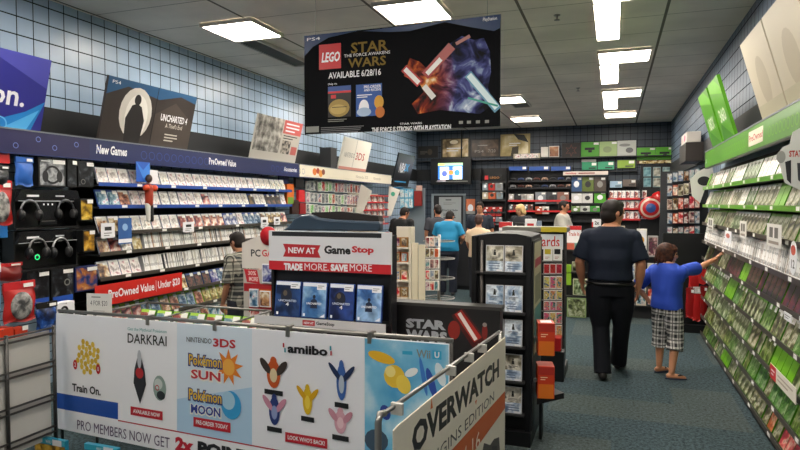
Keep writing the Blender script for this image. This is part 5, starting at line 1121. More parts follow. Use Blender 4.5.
bitem(562, 143, 580.5, 158, 'console_box', 'dark box with a red star outline on the back ledge', 'box', '1a1414', None, .09, lambda q, w, h: (q.star(w * .5, h * .5, h * .42, h * .2, 6, mat('5c2f28')), q.star(w * .5, h * .5, h * .34, h * .15, 6, mat('1a1414'))))
con = lambda q, w, h: (q.rect((w * .2, h * .45, w * .75, h * .62), BLACK), q.rect((w * .4, h * .28, w * .6, h * .44), BLACK), q.rect((w * .7, h * .8, w * .97, h * .95), STICK))
pa = lambda q, w, h: (q.ell(w * .45, h * .45, w * .25, h * .22, mat('8a9a6c')), q.rect((w * .7, h * .82, w * .97, h * .96), STICK))
bitem(581.2, 142, 599, 156.5, 'console_box', 'green console box with a black console, leftmost of the green row at the back', 'box', '4c9a2a', None, .09, con); bitem(599.6, 141.5, 617, 156, 'console_box', 'pale green console box, second of the green row at the back', 'box', '9fb878', None, .09, pa); bitem(617.4, 140.5, 636, 155.5, 'console_box', 'white console box with a grey controller, above the teal boxes', 'box', 'c2c6be', None, .09, lambda q, w, h: (q.ell(w * .65, h * .35, w * .2, h * .18, mat('6c6c6c')), q.ell(w * .4, h * .7, w * .3, h * .1, mat('8a8c88'))))
bitem(637, 147.5, 655.5, 160, 'console_box', 'bright green console box, left of the pair over the glass case', 'box', '57a626', None, .09, con); bitem(656, 147, 674, 159.5, 'console_box', 'bright green console box, right of the pair over the glass case', 'box', '57a626', None, .09, con)
bitem(637, 160.3, 674.5, 163.5, 'console_box', 'flat brown and red boxes under the bright green pair', 'boxes', '4a2a22', A_warm, .09)
tg = lambda q, w, h: (q.rect((w * .65, h * .55, w * .95, h * .9), STICK), q.rect((w * .45, h * .15, w * .9, h * .3), DGREY))
bitem(582, 162, 597, 170, 'controller_box', 'teal green box with a white tag, left of two below the green row', 'box', '2a9468', None, .09, tg); bitem(598, 161.5, 614, 169.5, 'controller_box', 'teal green box, right of two below the green row', 'box', '3aa078', None, .09, tg); bitem(617.5, 160, 635, 168, 'controller_box', 'lime green box with a white tag below the white console box', 'box', '94b83c', None, .09, tg)
bitem(581.5, 159.2, 596, 161.7, 'controller_box', 'flat white box lying on the left teal box', 'box', 'c9c9c4', None, .09)
bitem(563, 171.3, 608, 175, 'aisle_sign', 'narrow white sign strip with red lettering on the back wall', 'sign', 'd8ccc2', None, .02, lambda q, w, h: (q.text('GameStop', (w * .05, h * .2, w * .3, h * .8), mat('b5322c'), .03), q.bars((w * .35, h * .1, w * .9, h * .9), mat('8a3a34'), 1)), y=-.3)
for i in range(4): MB().box(0, 0, 0, 0, 0, 0, BLACK)
# ledge and dark wall shelving, centre back
def bshelf(u0, v0, u1, v1, lab, vlips, railc, depth=.3):
    r = Fb.rc(u0, v0, u1, v1, -depth + .1); t = thing('wall_shelving', lab, 'shelving', (r[0], 15.85 - depth, 0)); w = r[2] - r[0]
    MB().box(0, w, depth - .02, depth - .002, .02, r[3], mat('121417', .5)).build('back_panel', t)
    zs = []
    for v, rc_ in zip(vlips, railc):
        z = Fb.L(u0, v, -depth + .1)[1]; zs.append(z); s = MB().box(0, w, 0, depth - .021, z - .02, z, DGREY).build('shelf', t); MB().box(0, w, -.004, -.0005, z - .03, z + .012, rc_).build('price_rail', s)
    for x in (0, w - .015): MB().box(x, x + .015, .005, depth - .021, .0, r[3], BLACK).build('upright', t)
    return t, zs, r
t = thing('wall_ledge', 'long dark ledge on the back wall carrying the posters and console boxes', 'ledge', (Fb.L(418, 158)[0], 15.6, Fb.L(500, 158.2)[1] - .03)); MB().box(0, Fb.L(674, 158)[0] - Fb.L(418, 158)[0], 0, .25, -.02, .0, mat('202226')).build('shelf', t)
r = Fb.rc(581, 166, 637, 170.6); t = thing('wall_ledge', 'short dark ledge under the teal and lime boxes on the back wall', 'ledge', (r[0], 15.7, r[1] - .03)); MB().box(0, r[2] - r[0], 0, .15, 0, .02, mat('202226')).build('shelf', t)
cw = mat('14161a', .5)
_, zs, r = bshelf(480, 168, 506, 230, 'black shelving column with red packs, centre of the back wall', (182, 191, 200, 212, 222, 231), (DGREY,) * 6)
Fc = frame('B', 15.565)
bk = [('7f8c92', 'grey-blue'), ('b3261f', 'red'), ('c8633c', 'orange'), ('8d8f92', 'grey'), ('c0b49a', 'tan'), ('b02824', 'bright red')]
def brow(us, v0, v1, cols, where, group, name='boxed_item', y=0, front=None):
    for i in range(len(us) - 1):
        c_, n_ = cols[i % len(cols)]
        item(Fc, us[i] + .3, v0, us[i + 1] - .3, v1, name, '%s box, %s from the left, %s' % (n_, nth(i + 1), where), 'box', mat(c_, .45), front, .1, y, group, False, 0, (lambda q, w, h, i=i: (q.ell(w * .5, h * .5, w * .25, h * .22, (WHITE, DGREY, STEEL)[i % 3]), q.rect((w * .6, h * .8, w * .95, h * .95), STICK))) if front is None else None, .002)
item(Fc, 484, 175, 501, 180, 'logo_sign', 'small red square sign with orange lettering atop the black column', 'sign', BLACK, None, .02, 0, None, False, .2, lambda q, w, h: (q.rect((w * .05, h * .05, w * .25, h * .9), RED), q.text('LEGO', (w * .35, h * .25, w * .9, h * .7), mat('a8702c'), .02)), .001)
brow([482, 488, 495, 503], 182.3, 190.3, [bk[0], bk[1], bk[3]], 'first row of the black column', 'packs in the black column'); brow([482, 488, 496, 503], 191.4, 199, [bk[4], bk[2], bk[0]], 'second row of the black column', 'packs in the black column')
brow([482, 488.5, 495.5, 502], 207, 216, [bk[5]], 'third row of the black column', 'packs in the black column'); brow([482, 488.5, 495.5, 502], 217, 225, [bk[5], bk[1], bk[0]], 'fourth row of the black column', 'packs in the black column')
_, zs, r = bshelf(508, 166, 571, 230, 'wide dark shelving with controllers and red rails, centre back', (181, 188, 200.5, 210.8, 220), (cw, cw, RED, RED, DGREY))
for i, (u0, u1) in enumerate(((509, 527), (529, 549), (551, 571))): item(Fc, u0, 166.5, u1, 170.5, 'blue_light_box', 'blue header box with a white tag, %s of three over the controllers' % ('left', 'middle', 'right')[i], 'header box', mat('27509c', .4), None, .12, 0, 'blue header boxes', False, .2, lambda q, w, h: q.rect((w * .75, h * .3, w * .95, h * .9), STICK), .002)
def controller(x, z, col, lab, y=15.64):
    t = thing('game_controller', lab, 'game controller', (x, y, z), 0, 'controllers on the dark back shelving'); b = MB(); b.ball((0, 0, .05), (.07, .02, .028), col); b.build('shell', t)
    for s in (-1, 1): MB().limb([(s * .055, 0, .045), (s * .075, 0, .008)], [.02, .013], col).build('grip', t); MB().ball((s * .03, -.02, .05), .01, BLACK, 8, 6).build('thumb_stick', t)
for j, z0 in enumerate(zs[:2]):
    for i in range(8): controller(r[0] + .12 + i * .2, z0 - .0 + .008, (mat('23252a', .3), mat('2c3f6b', .3), mat('9a9c9f', .3), mat('5c2f28', .3), mat('c7a089', .3))[(i + j * 2) % 5], '%s controller, %s from the left on the %s controller shelf' % (('black', 'navy', 'silver', 'maroon', 'beige')[(i + j * 2) % 5], nth(i + 1), ('upper', 'lower')[j]))
brow([508.5, 514, 521, 527, 533.5], 194, 200, [('b9b2ac', 'pale'), ('23252c', 'black'), ('a8a4a0', 'grey'), ('d8d4cc', 'white')], 'upper red-railed shelf', 'boxes on the red-railed shelves'); brow([508.5, 513, 518, 523, 528, 533], 204.5, 210.3, [('54585c', 'grey'), ('7c3c34', 'maroon'), ('38424c', 'slate')], 'lower red-railed shelf', 'boxes on the red-railed shelves')
brow([535, 546, 557, 569], 192, 204, [('7c8288', 'grey'), ('3c3e42', 'charcoal'), ('8a5c50', 'reddish')], 'headset row right of the red rails', 'headset boxes at the back'); brow([535, 542, 549], 206.5, 214, [('b5502c', 'rust'), ('d4d0c8', 'white')], 'row below the headset boxes', 'headset boxes at the back')
_, zs, r = bshelf(571, 176, 608, 230, 'dark shelving with green and white headset boxes right of centre', (192, 203.5, 212, 221), (cw,) * 4)
brow([571, 582, 594, 606], 177, 191.5, [('30507c', 'blue'), ('5a6a2a', 'olive'), ('4a4038', 'brown')], 'top row right of centre', 'boxes right of centre at the back'); brow([571, 582, 593], 192.8, 203, [('d8d8d4', 'white'), ('cfcfca', 'off-white')], 'white headset row right of centre', 'boxes right of centre at the back')
brow([594, 606], 191.5, 203, [('4c9a24', 'green')], 'beside the white headset boxes', 'boxes right of centre at the back'); brow([571, 580, 590, 600], 206, 213, [('6a8a4c', 'olive green'), ('b8bcb4', 'grey'), ('3f9a34', 'green')], 'lower row right of centre', 'boxes right of centre at the back')
item(Fc, 592, 219, 601, 227, 'counter_sign', 'small white sign with 2x in black beside the tall man', 'sign', WHITE, None, .02, -.2, None, False, .4, lambda q, w, h: (q.text('2x', (w * .3, h * .3, w * .8, h * .75), BLACK, .03), q.rect((0, 0, w * .15, h * .6), RED)), .001)
_, zs, r = bshelf(608, 180, 640, 222, 'dark shelving with red rails behind the head of the tall man', (198.5, 208.5, 219), (RED,) * 3)
for k, (v, n) in enumerate(((198.5, 'top'), (208.5, 'middle'), (219, 'lowest'))):
    for i in range(9): place(cm(('p_warm', 'p_pale')[i % 2]), (r[0] + .1 + i * .095 - .02, 15.6, Fb.L(608, v, -.2)[1] + .004), (-R(8), 0, 0), '%s boxed game, %s from left on the %s red-railed shelf behind the tall man' % (('tan', 'pale')[i % 2], nth(i + 1), n), 'boxed games behind the tall man', 'boxed_game', 'boxed game', (.66, 1, 1.1))
item(Fc, 610, 181, 622, 187.5, 'controller_box', 'light blue box on the shelving behind the tall man', 'box', mat('9cb8cc', .45), None, .09, 0, None, False, .2, tg); item(Fc, 623, 179.5, 636, 186.5, 'controller_box', 'brown-grey box beside the light blue one', 'box', mat('6c6058', .45), None, .09, 0, None, False, .2, tg)
# glass fronted game case
r = Fb.rc(641, 165, 674, 225, -.15); t = thing('glass_cabinet', 'black cabinet with six pale games at the back right corner', 'cabinet', (r[0], 15.6, 0)); w = r[2] - r[0]; MB().box(0, w, .03, .24, 0, r[3], mat('0d0e10', .4)).build('cabinet_body', t)
for x in (0, w - .03): MB().box(x, x + .03, .0, .029, 0, r[3], BLACK).build('door_frame', t)
for j in range(2):
    for i in range(3):
        item(Fb, 643.5 + i * 9.6, 167 + j * 10.6, 651 + i * 9.6, 176.5 + j * 10.6, 'framed_game', '%s framed game, %s of three in the %s row of the black cabinet' % (('teal', 'grey', 'grey-blue')[i], ('first', 'second', 'third')[i], ('upper', 'lower')[j]), 'game', mat('7c9a9c', .4), speckle('framed cover %d%d' % (i, j), [(.35, ('3c6a74', '5a5a54', '4a6a70')[i]), (.6, ('8ab4bc', 'c9c4b4', 'a8b8b4')[i])], 9, .4), .02, -.142, 'framed games in the black cabinet')
# round shield toy and red dome
c = Fb.L(650.5, 208, -.5); t = thing('round_shield', 'round red toy shield with pale rings and a blue centre hanging at the back right', 'toy shield', (c[0], 15.2, c[1]), 0)
b = MB(); ringsR = [(.27, 'b3201f'), (.225, 'c9b9a4'), (.18, 'b3201f'), (.11, '2d4a86')]
vs_ = []; n = 32
for i, (r0, c_) in enumerate(ringsR):
    r1 = ringsR[i + 1][0] if i < 3 else 0.0; dom = lambda r: -.09 * (1 - (r / .27) ** 2)
    vs_ = [(r0 * math.cos(2 * PI * k / n), dom(r0), r0 * math.sin(2 * PI * k / n)) for k in range(n)] + [(max(r1, .001) * math.cos(2 * PI * k / n), dom(r1), max(r1, .001) * math.sin(2 * PI * k / n)) for k in range(n)]
    b.add(vs_, [(k, (k + 1) % n, n + (k + 1) % n, n + k) for k in range(n)], mat(c_, .3), True)
b.add([(.27 * math.cos(2 * PI * k / n), .0, .27 * math.sin(2 * PI * k / n)) for k in range(n)], [list(range(n))], DGREY); b.build('disc', t)
MB().tube([(0, 0, 0), (0, .39, 0)], .012, DSTEEL, 8).build('hook', t)
t = thing('red_helmet', 'glossy red rounded toy helmet behind the round shield', 'toy helmet', (c[0] + .2, 15.36, c[1] + .2)); MB().ball((0, 0, 0), (.2, .16, .2), mat('b81f20', .2)).build('shell', t); MB().tube([(0, .1, 0), (0, .235, 0)], .012, DSTEEL, 8).build('hook', t)
t = thing('diagonal_arm', 'black slanting display arm above the round shield', 'display arm', (c[0], 15.4, c[1] + .25)); MB().box(-.02, .02, 0, .03, 0, .6, BLACK, Matrix.Rotation(R(48), 4, 'Y')).build('arm', t); MB().tube([(.02, .02, .03), (.02, .19, .03)], .012, DSTEEL, 8).build('bracket', t)
# tv
r = Fb.rc(430.5, 158.5, 471, 184.5, -.25); t = thing('television', 'wall television showing a two-column advert in a black surround, back left', 'television', (r[0], 15.5, r[1])); w = r[2] - r[0]; h = r[3] - r[1]
MB().box(0, w, 0, .08, 0, h, mat('0b0c0e', .35)).build('casing', t, bevel=.01); MB().box(w / 2 - .1, w / 2 + .1, .08, .349, h * .3, h * .7, BLACK).build('wall_bracket', t)
MB().tube([(w * .7, .3, h * .9), (w * .7, .3, ZC - r[1])], .02, BLACK, 8).build('ceiling_pole', t)
q = Print(0); s = (w * .19, h * .2, w * .8, h * .83)
def em(c_, e=1.1): return mat(c_, .4, 0, e)
q.rect(s, em('2a66b0', .7)); q.rect((s[0], s[3] - h * .1, s[2], s[3]), em('8fc08a', .8)); q.rect((w * .24, h * .2, w * .46, h * .68), em('dfe6ee', .9)); q.rect((w * .56, h * .2, w * .78, h * .68), em('d8e4d0', .9)); q.ell(w * .35, h * .42, w * .07, h * .12, em('4a5aa8', .7)); q.ell(w * .66, h * .45, w * .07, h * .12, em('3f7fc0', .7)); q.ell(w * .51, h * .46, w * .06, h * .09, em('e07030', .9)); q.rect((s[0], s[3] - h * .1, w * .35, s[3] - h * .02), em('c8d85a', .8))
q.build('screen', t); q = Print(0); q.rect((w * .14, h * .1, w * .92, h * .14), STEEL); q.rect((w * .17, h * .11, w * .38, h * .17), mat('d8c8d4')); q.build('shelf_strip', t)
# door way with sign
x0 = Fb.L(431, 196)[0]; x1 = Fb.L(465, 196)[0]; zt = Fb.L(450, 195.5)[1]
b = MB(); b.box(x0, x0 + .06, 15.79, 15.85, 0, zt, mat('8f9a9f', .4)); b.box(x1 - .06, x1, 15.79, 15.85, 0, zt, mat('5f676c', .4)); b.box(x0, x1, 15.79, 15.85, zt, zt + .05, mat('8f9a9f', .4)); b.box(x0 + .061, x1 - .061, 15.815, 15.85, 0, zt, mat('17191c', .5)); struct('door_1', b)
item(Fb, 439, 197, 461, 226, 'door_sign', 'tall pale grey notice on the dark door with black lettering', 'sign', mat('9fa4a4', .5), None, .01, .05, None, False, 0, lambda q, w, h: (q.bars((w * .3, h * .86, w * .7, h * .94), DGREY, 1), q.bars((w * .2, h * .72, w * .8, h * .82), GREY, 2), q.text('During Sale', (w * .15, h * .5, w * .85, h * .58), BLACK, .01), q.bars((w * .2, h * .2, w * .8, h * .44), DGREY, 4)), .001)
item(Fb, 466, 199, 475, 214, 'wall_poster', 'small orange and white poster right of the dark door', 'poster', mat('c8714a', .5), None, .01, .08, None, False, 0, lambda q, w, h: (q.ell(w * .5, h * .4, w * .3, h * .25, WHITE), q.rect((0, 0, w, h * .2), mat('8a8a88'))), .001)

flush_cases()

# ------------------------------------------------------------ people
def hand(mb, wr, d, palm, side, m, k=1.0, curl=.5):
    """palm plus five unequal bent fingers; d along the hand, palm = direction the palm faces, side = +1/-1 thumb side"""
    wr = Vector(wr); d = Vector(d).normalized(); palm = Vector(palm); palm = (palm - d * palm.dot(d)).normalized(); s = d.cross(palm) * side
    M = Matrix((s, d, palm)).transposed().to_4x4(); M.translation = wr + d * .045 * k
    mb.ball((0, 0, 0), (.041 * k, .055 * k, .018 * k), m, 12, 8, M)
    for off, ln, r in ((.031, .066, .0095), (.0105, .076, .0098), (-.0105, .07, .0095), (-.031, .055, .0085)):
        a = wr + d * .082 * k + s * off * k; dirs = d + s * off * 1.2; P = [a - d * .02 * k, a]
        for i in range(3):
            dirs = (dirs + palm * curl * (.35 + .25 * i)).normalized(); a = a + dirs * ln * k / 3 * 1.05; P.append(a)
        mb.limb(P, [r * k, r * k, r * .95 * k, r * .88 * k, r * .8 * k], m, 8)
    a = wr + d * .02 * k + s * .028 * k; P = [a]
    for dv, l in ((d * .5 + s * .9 + palm * .3, .036), (d * .8 + s * .5 + palm * .5, .03), (d + s * .1 + palm * .6, .024)): a = a + dv.normalized() * l * k; P.append(a)
    mb.limb(P, [.013 * k, .012 * k, .0105 * k, .009 * k], m, 8)
def person(label, loc, rz, S, J, skin, shirt, pants, hair, vox=.01, wide=1.0, belly=1.0, head_yaw=0, head_pitch=0, shorts=None, sleeve=.62, hem=.86, hairlen=0, shoe=None, hands=(None, None), cap=None, bald=False, sit=False, longhair=False, hs_=1.0, loose=0.0):
    t = thing('person', label, 'person', loc, rz); t.scale = (S, S, S)
    D = dict(pel=(0, 0, .93), ch=(0, 0, 1.27), nk=(0, 0, 1.47), hd=(0, .02, 1.63), sL=(-.19, 0, 1.41), eL=(-.25, -.03, 1.13), wL=(-.24, .07, .9), sR=(.19, 0, 1.41), eR=(.25, -.03, 1.13), wR=(.24, .07, .9),
             hL=(-.095, 0, .9), kL=(-.1, .02, .5), aL=(-.105, 0, .09), hR=(.095, 0, .9), kR=(.1, .02, .5), aR=(.105, 0, .09), fL=(0, 1), fR=(0, 1))
    D.update(J); V = {k: Vector(v) for k, v in D.items()}
    w, bl = wide, belly
    lean = V['ch'] - V['pel']; lx, ly = lean.x, lean.y
    at_ = lambda z: ((z - .93) / .34 * lx + V['pel'].x, (z - .93) / .34 * ly + V['pel'].y)
    def rings(g, z0, z1=1.5, hip=1.0):
        R_ = []
        for z, rx, ry in ((.80, .155, .115), (.88, .168, .125), (.96, .160, .118 * bl), (1.06, .148, .112 * bl), (1.16, .155, .115 * bl), (1.26, .170, .120), (1.34, .178, .115), (1.40, .170, .10), (1.44, .125, .085), (1.475, .07, .07), (1.5, .055, .06)):
            if z < z0 - .001 or z > z1 + .001: continue
            x, y = at_(z); R_.append((x, y, z, rx * w + g, ry * (1 + (w - 1) * .6) + g))
        return R_
    # body
    b = MB(); b.loft(rings(0, .8), skin)
    H_ = V['hd']; HM = Matrix.Translation(H_) @ Matrix.Rotation(head_yaw, 4, 'Z') @ Matrix.Rotation(head_pitch, 4, 'X') @ Matrix.Scale(hs_, 4)
    b.limb([V['nk'] - Vector((0, 0, .04)), V['nk'] + (H_ - V['nk']) * .35, H_ - Vector((0, .01, .05))], [.062, .056, .056], skin)
    b.ball((0, 0, .01), (.076, .096, .108), skin, 20, 14, HM); b.ball((0, .03, -.055), (.056, .06, .058), skin, 16, 10, HM); b.ball((0, .072, -.09), (.024, .02, .02), skin, 10, 8, HM)
    b.ball((0, .1, -.018), (.012, .018, .022), skin, 10, 8, HM); b.ball((0, .094, .008), (.009, .012, .03), skin, 10, 8, HM); b.ball((0, .088, .032), (.05, .014, .01), skin, 12, 6, HM); b.ball((0, .09, -.055), (.022, .009, .006), skin, 10, 6, HM)
    for s in (-1, 1): b.ball((s * .079, -.005, -.005), (.012, .02, .031), skin, 10, 8, HM); b.ball((s * .035, .07, -.025), (.02, .018, .014), skin, 10, 6, HM)
    for c in 'LR':
        b.limb([V['s' + c], (V['s' + c] + V['e' + c]) / 2, V['e' + c], (V['e' + c] * .6 + V['w' + c] * .4), V['w' + c]], [.052 * w, .046 * w, .038 * w, .038 * w, .026], skin)
        dd = (V['w' + c] - V['e' + c]).normalized(); hs = hands[0 if c == 'L' else 1] or {}
        hand(b, V['w' + c], hs.get('d', dd), hs.get('p', (1 if c == 'L' else -1, 0, 0)), hs.get('s', 1), skin, 1.0, hs.get('curl', .5))
        b.limb([V['h' + c], (V['h' + c] + V['k' + c]) / 2, V['k' + c], V['k' + c] * .62 + V['a' + c] * .38, V['a' + c]], [.09 * w, .078 * w, .056, .056, .036], skin)
        f = V['f' + c]; f = Vector((f.x, f.y, 0)).normalized(); a = V['a' + c]; g = Vector((a.x, a.y, a.z - .05))
        b.limb([g - f * .035, g + f * .06 + Vector((0, 0, -.003)), g + f * .155 + Vector((0, 0, -.018))], [.034, .033, .022], skin)
    remeshed(b, 'body', t, vox, 3, skin)
    # shirt
    b = MB(); b.loft(rings(.02 + loose * .4, hem, 1.476), shirt); b.limb([V['sL'] * .93 + Vector((0, 0, -.005)), (V['nk'] * .8 + V['ch'] * .2) + Vector((0, 0, -.03)), V['sR'] * .93 + Vector((0, 0, -.005))], [.062 * w, .08 * w, .062 * w], shirt)
    for c in 'LR':
        e = V['s' + c].lerp(V['e' + c], min(1, sleeve / .62 * .78)); s_ = V['s' + c]
        b.tube([s_ * .6 + Vector((*at_(1.33), 1.33)) * .4, s_ * .97 + Vector((0, 0, -.02)), s_.lerp(e, .3), s_.lerp(e, .65), e], [.075 * w, .072 * w, .07 * w + loose * .5, .068 * w + loose, .07 * w + loose], shirt, 16)
        b.ball(tuple(s_ + Vector((0, 0, -.012))), (.078 * w + loose * .3,) * 3, shirt, 16, 10)
        if sleeve > 1: b.tube([e, V['e' + c], V['w' + c]], [.062, .055, .042], shirt, 12)
    if sit is False: pass
    remeshed(b, 'shirt', t, vox, 10, shirt)
    # collar
    nk = V['nk']; b = MB(); b.tube([(nk.x + .07 * math.cos(a), nk.y + .068 * math.sin(a) - .004, nk.z + .0 - .012 * math.sin(a)) for a in [2 * PI * i / 16 for i in range(17)]], .014, shirt, 8); b.build('collar', t)
    # trousers or shorts
    b = MB(); R_ = [r for r in rings(.012, .8, .97)]; b.loft(R_, pants)
    for c in 'LR':
        h_, k_, a_ = V['h' + c], V['k' + c], V['a' + c]
        if shorts: e = k_.lerp(a_, shorts) ; b.tube([h_, h_.lerp(k_, .5), k_, e], [.108 * w, .106 * w, .1, .108], pants, 16)
        else: b.tube([h_, h_.lerp(k_, .5), k_, k_.lerp(a_, .5), a_ + Vector((0, 0, -.035))], [.108 * w, .1 * w, .084, .08, .082], pants, 16)
    remeshed(b, 'shorts' if shorts else 'trousers', t, vox, 4, pants)
    # hair
    if cap:
        b = MB(); b.ball((0, -.008, .045), (.086, .104, .085), cap, 18, 12, HM); b.ball((0, .1, .035), (.06, .055, .008), cap, 14, 6, HM); b.build('cap', t)
    if not bald:
        b = MB(); b.ball((0, -.014, .028), (.084, .1, .098), hair, 22, 14, HM); b.ball((0, -.036, -.02 - hairlen * .5), (.078, .078, .085 + hairlen), hair, 18, 12, HM)
        b.ball((0, .035, .078), (.062, .058, .042), hair, 14, 8, HM)
        for s in (-1, 1): b.ball((s * .068, .01, -.0 + .02), (.018, .045, .05), hair, 12, 8, HM)
        if longhair:
            b.ball((0, .058, .06), (.074, .048, .045), hair, 14, 8, HM); b.ball((0, -.02, .02), (.096, .108, .112), hair, 20, 14, HM); b.ball((0, -.045, -.055), (.085, .07, .07), hair, 18, 12, HM)
            for s in (-1, 1): b.ball((s * .078, .0, -.025), (.022, .058, .07), hair, 12, 8, HM)
            for i in range(16): a = i * 2 * PI / 16; (b.limb([Vector(HM @ Vector((.07 * math.cos(a), -.03 + .08 * math.sin(a), .02))), Vector(HM @ Vector((.094 * math.cos(a), -.035 + .095 * math.sin(a), -.085 - .02 * (i % 3))))], [.02, .008], hair, 8) if math.sin(a) < .45 else None)
        o = remeshed(b, 'hair', t, max(vox * .8, .008), 2, hair)
    b_ = MB()
    for s in (-1, 1): MB().ball((s * .032, .088, .012), (.012, .008, .008), mat('1c1512', .2), 10, 6, HM).build('eye', t)
    if shoe:
        for c in 'LR':
            f = V['f' + c]; f = Vector((f.x, f.y, 0)).normalized(); a = V['a' + c]; g = Vector((a.x, a.y, a.z - .045)); b = MB()
            if shoe == 'sandal':
                n = Vector((-f.y, f.x, 0)); P = []
                for i in range(16):
                    q = 2 * PI * i / 16; P.append(g + f * (.055 + .135 * math.cos(q)) + n * (.044 * math.sin(q)))
                z0 = a.z - .09; b.add([(v.x, v.y, z0) for v in P] + [(v.x, v.y, z0 + .016) for v in P], [list(range(16))[::-1], list(range(16, 32))] + [(i, (i + 1) % 16, 16 + (i + 1) % 16, 16 + i) for i in range(16)], mat('2a2f45', .6))
                s = b.build('sandal', t)
                k = g + f * .13; MB().tube([k + Vector((0, 0, .01)), g + f * .07 + n * .036 + Vector((0, 0, .012))], .007, BLACK, 6).build('strap', s); MB().tube([k + Vector((0, 0, .01)), g + f * .07 - n * .036 + Vector((0, 0, .012))], .007, BLACK, 6).build('strap', s)
            else:
                b.limb([g - f * .045, g + f * .07, g + f * .175 + Vector((0, 0, -.012))], [.043, .045, .034], shoe); b.box(-.001, .001, -.001, .001, 0, .001, shoe, Matrix.Translation(g)); o = remeshed(b, 'shoe', t, .01, 2, shoe)
    return t, V, HM
NAVYS = mat('161d2b', .8, 0, 0, .2); JEAN = mat('14161c', .85, 0, 0, .2); HAIRD = mat('1a1310', .6, 0, 0, .3); HAIRB = speckle('brown hair', [(.35, '26120b'), (.65, '4c2817')], 30, .6)
# tall man in navy
t, V, HM = person('big man seen from behind, navy polo shirt and dark jeans, in the aisle', (-.03, 6.2, 0), R(0), 1.0, dict(
    sL=(-.195, 0, 1.365), sR=(.195, 0, 1.365), eL=(-.285, -.03, 1.12), wL=(-.265, .08, .9), eR=(.28, -.04, 1.11), wR=(.262, .03, .87), hd=(.02, .03, 1.60), nk=(.01, .01, 1.45),
    hL=(-.1, 0, .88), kL=(-.08, 0, .48), aL=(-.055, -.14, .09), hR=(.1, 0, .88), kR=(.115, .08, .5), aR=(.09, .28, .1), fL=(-.1, 1), fR=(.25, 1)),
    SKIN, NAVYS, JEAN, HAIRD, .0085, 1.22, 1.25, -R(55), -R(8), shoe=mat('17120f', .5), hem=.92, hs_=1.1, loose=.008, sleeve=.7, hands=({'p': (1, 0, 0), 's': -1}, {'p': (-1, 0, 0), 's': 1}))
b = MB(); b.tube([(.214 * math.cos(a), .176 * math.sin(a), .925) for a in [2 * PI * i / 24 for i in range(25)]], .016, mat('0c0b0b', .4), 8); b.build('belt', t)
# boy in blue
bx, by, brz = .50, 6.42, -R(38); S = .755
MI = (Matrix.Translation((bx, by, 0)) @ Matrix.Rotation(brz, 4, 'Z') @ Matrix.Scale(S, 4)).inverted()
hw = MI @ Vector((.975, 6.78, 1.135)); sh = Vector((.175, .03, 1.38)); el = sh.lerp(hw, .5) + Vector((0, 0, -.04)); hdv = MI @ Vector((1.03, 6.86, 1.19)) - hw
shortm = plaid('black and white plaid', 'd8d6d2', '3a3a3e', '101012', .11)
t, V, HM = person('boy in a royal blue T-shirt and plaid shorts reaching his right arm to the shelf', (bx, by, 0), brz, S, dict(
    sL=(-.185, 0, 1.37), eL=(-.39, -.09, 1.12), wL=(-.25, -.0, .93), sR=tuple(sh), eR=tuple(el), wR=tuple(hw), hd=(-.03, .04, 1.58), nk=(-.01, .01, 1.43),
    hL=(-.09, 0, .9), kL=(-.11, .04, .5), aL=(-.13, .05, .09), hR=(.09, 0, .9), kR=(.12, .02, .5), aR=(.15, -.1, .09), fL=(.2, 1), fR=(.75, .8)),
    mat('c48a66', .5), mat('2449b8', .75), shortm, HAIRB, .009, 1.04, 1.12, -R(45), -R(4), shorts=.36, sleeve=.7, hem=.82, shoe='sandal', longhair=True, hairlen=.01, hs_=1.17, loose=.016,
    hands=({'d': (.8, .2, -.4), 'p': (.3, .8, .2), 's': 1, 'curl': .8}, {'d': tuple(hdv), 'p': (.6, .8, -.2), 's': -1, 'curl': .15}))
# teen in plaid shirt
pl = plaid('dark plaid shirt', 'a9a79a', '35383a', '131416', .11)
person('person in a black and white plaid shirt facing the left shelves behind the PC stand', (-3.50, 5.1, 0), R(80), .82, dict(eR=(.23, .08, 1.12), wR=(.2, .28, 1.0), hd=(0, .07, 1.6), eL=(-.24, 0, 1.12), wL=(-.21, .1, .88)), mat('a8775a', .55), pl, mat('1a1d28', .8), HAIRD, .012, 1.0, 1.05, 0, -R(15), sleeve=.8, hem=.8, shoe=mat('d8d5cf', .5))
# customers at the counter
person('large man in a bright teal shirt and dark jeans, back turned, at the counter', (-2.88, 10.7, 0), R(8), .93, dict(sL=(-.19, .03, 1.37), sR=(.19, .03, 1.37), eL=(-.27, .08, 1.14), wL=(-.24, .25, 1.06), eR=(.29, .05, 1.14), wR=(.26, .25, 1.06), ch=(0, .05, 1.27), nk=(0, .1, 1.44), hd=(.02, .18, 1.55)), SKIN, mat('1583b0', .75), mat('161b2a', .85), HAIRD, .013, 1.25, 1.35, -R(20), -R(25), shoe=DGREY, hem=.84)
person('person in a cream T-shirt beside the teal-shirted man, half behind the black tower', (-2.22, 10.3, 0), R(0), .86, dict(sL=(-.18, 0, 1.37), sR=(.18, 0, 1.37), eL=(-.23, .05, 1.14), wL=(-.2, .2, 1.0)), SKIN, mat('d3b99a', .8), mat('1a1c24', .8), mat('3a1f18', .6), .013, 1.12, 1.2, 0, -R(10), shoe=DGREY, hem=.84)
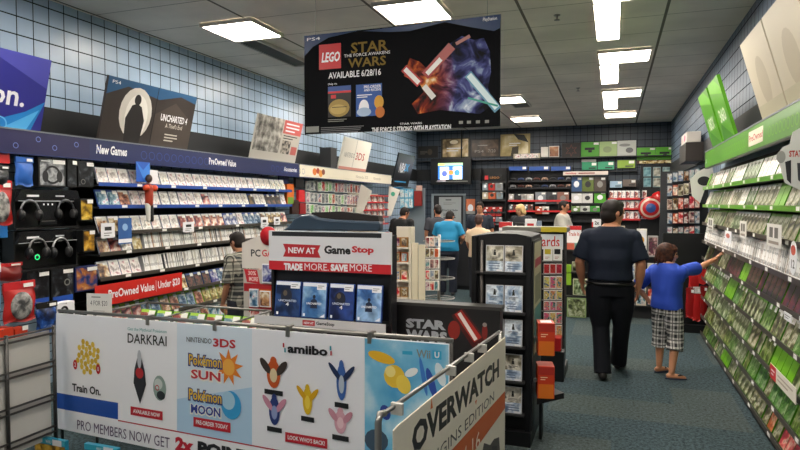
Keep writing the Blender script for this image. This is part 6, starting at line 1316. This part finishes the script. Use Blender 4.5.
person('person in a black T-shirt, bare dark hair, left of the one in the cap', (-3.95, 11.2, 0), R(-10), .94, dict(hd=(.02, .08, 1.6)), SKIN, mat('141416', .8), mat('191b22', .8), HAIRD, .014, 1.2, 1.1, -R(30), -R(15), shoe=DGREY)
person('person in a dark grey T-shirt wearing a dark cap, right of the one in black', (-3.42, 11.9, 0), R(20), .95, dict(), SKIN, mat('3a3c44', .8), mat('191b22', .8), HAIRD, .014, 1.1, 1.1, R(20), -R(15), shoe=DGREY, cap=mat('241f1c', .7))
person('dark-haired employee facing the camera behind the counter', (-2.62, 12.3, 0), R(180), .985, dict(), SKIN, mat('16202e', .8), mat('191b22', .8), HAIRD, .014, 1.15, 1.1, 0, -R(8), shoe=DGREY)
person('blond person behind the counter above the black sign', (-1.83, 12.75, 0), R(150), .97, dict(hd=(0, .05, 1.6)), mat('c89a78', .5), mat('23252b', .8), mat('191b22', .8), mat('c2a26c', .6), .014, 1.1, 1.1, 0, -R(15), shoe=DGREY, longhair=True)
person('grey-shirted employee in profile behind the counter, right of the blond person', (-.98, 12.6, 0), R(-100), 1.0, dict(eL=(-.24, .1, 1.13), wL=(-.2, .3, 1.05), eR=(.26, .08, 1.12), wR=(.2, .3, 1.05)), SKIN, mat('a8a59b', .8), mat('191b22', .8), HAIRD, .014, 1.25, 1.3, 0, -R(5), shoe=DGREY)
EXPO = 1.5

# ------------------------------------------------------------ camera, render look
cd = bpy.data.cameras.new('camera'); cam = bpy.data.objects.new('camera', cd); COL.objects.link(cam)
cam.location = CAM; cd.sensor_width = 36; cd.lens = 36 * F / 800; cd.clip_start = .05; cd.clip_end = 60
cam.rotation_euler = (PI / 2 - PIT, 0, YAW)
bpy.context.scene.camera = cam
w_ = bpy.data.worlds.new('world'); w_.use_nodes = True; bpy.context.scene.world = w_
w_.node_tree.nodes['Background'].inputs[0].default_value = (.5, .5, .5, 1); w_.node_tree.nodes['Background'].inputs[1].default_value = .05
vs = bpy.context.scene.view_settings; vs.view_transform = 'Standard'; vs.look = 'None'; vs.gamma = 1; vs.use_curve_mapping = False
vs.exposure = EXPO
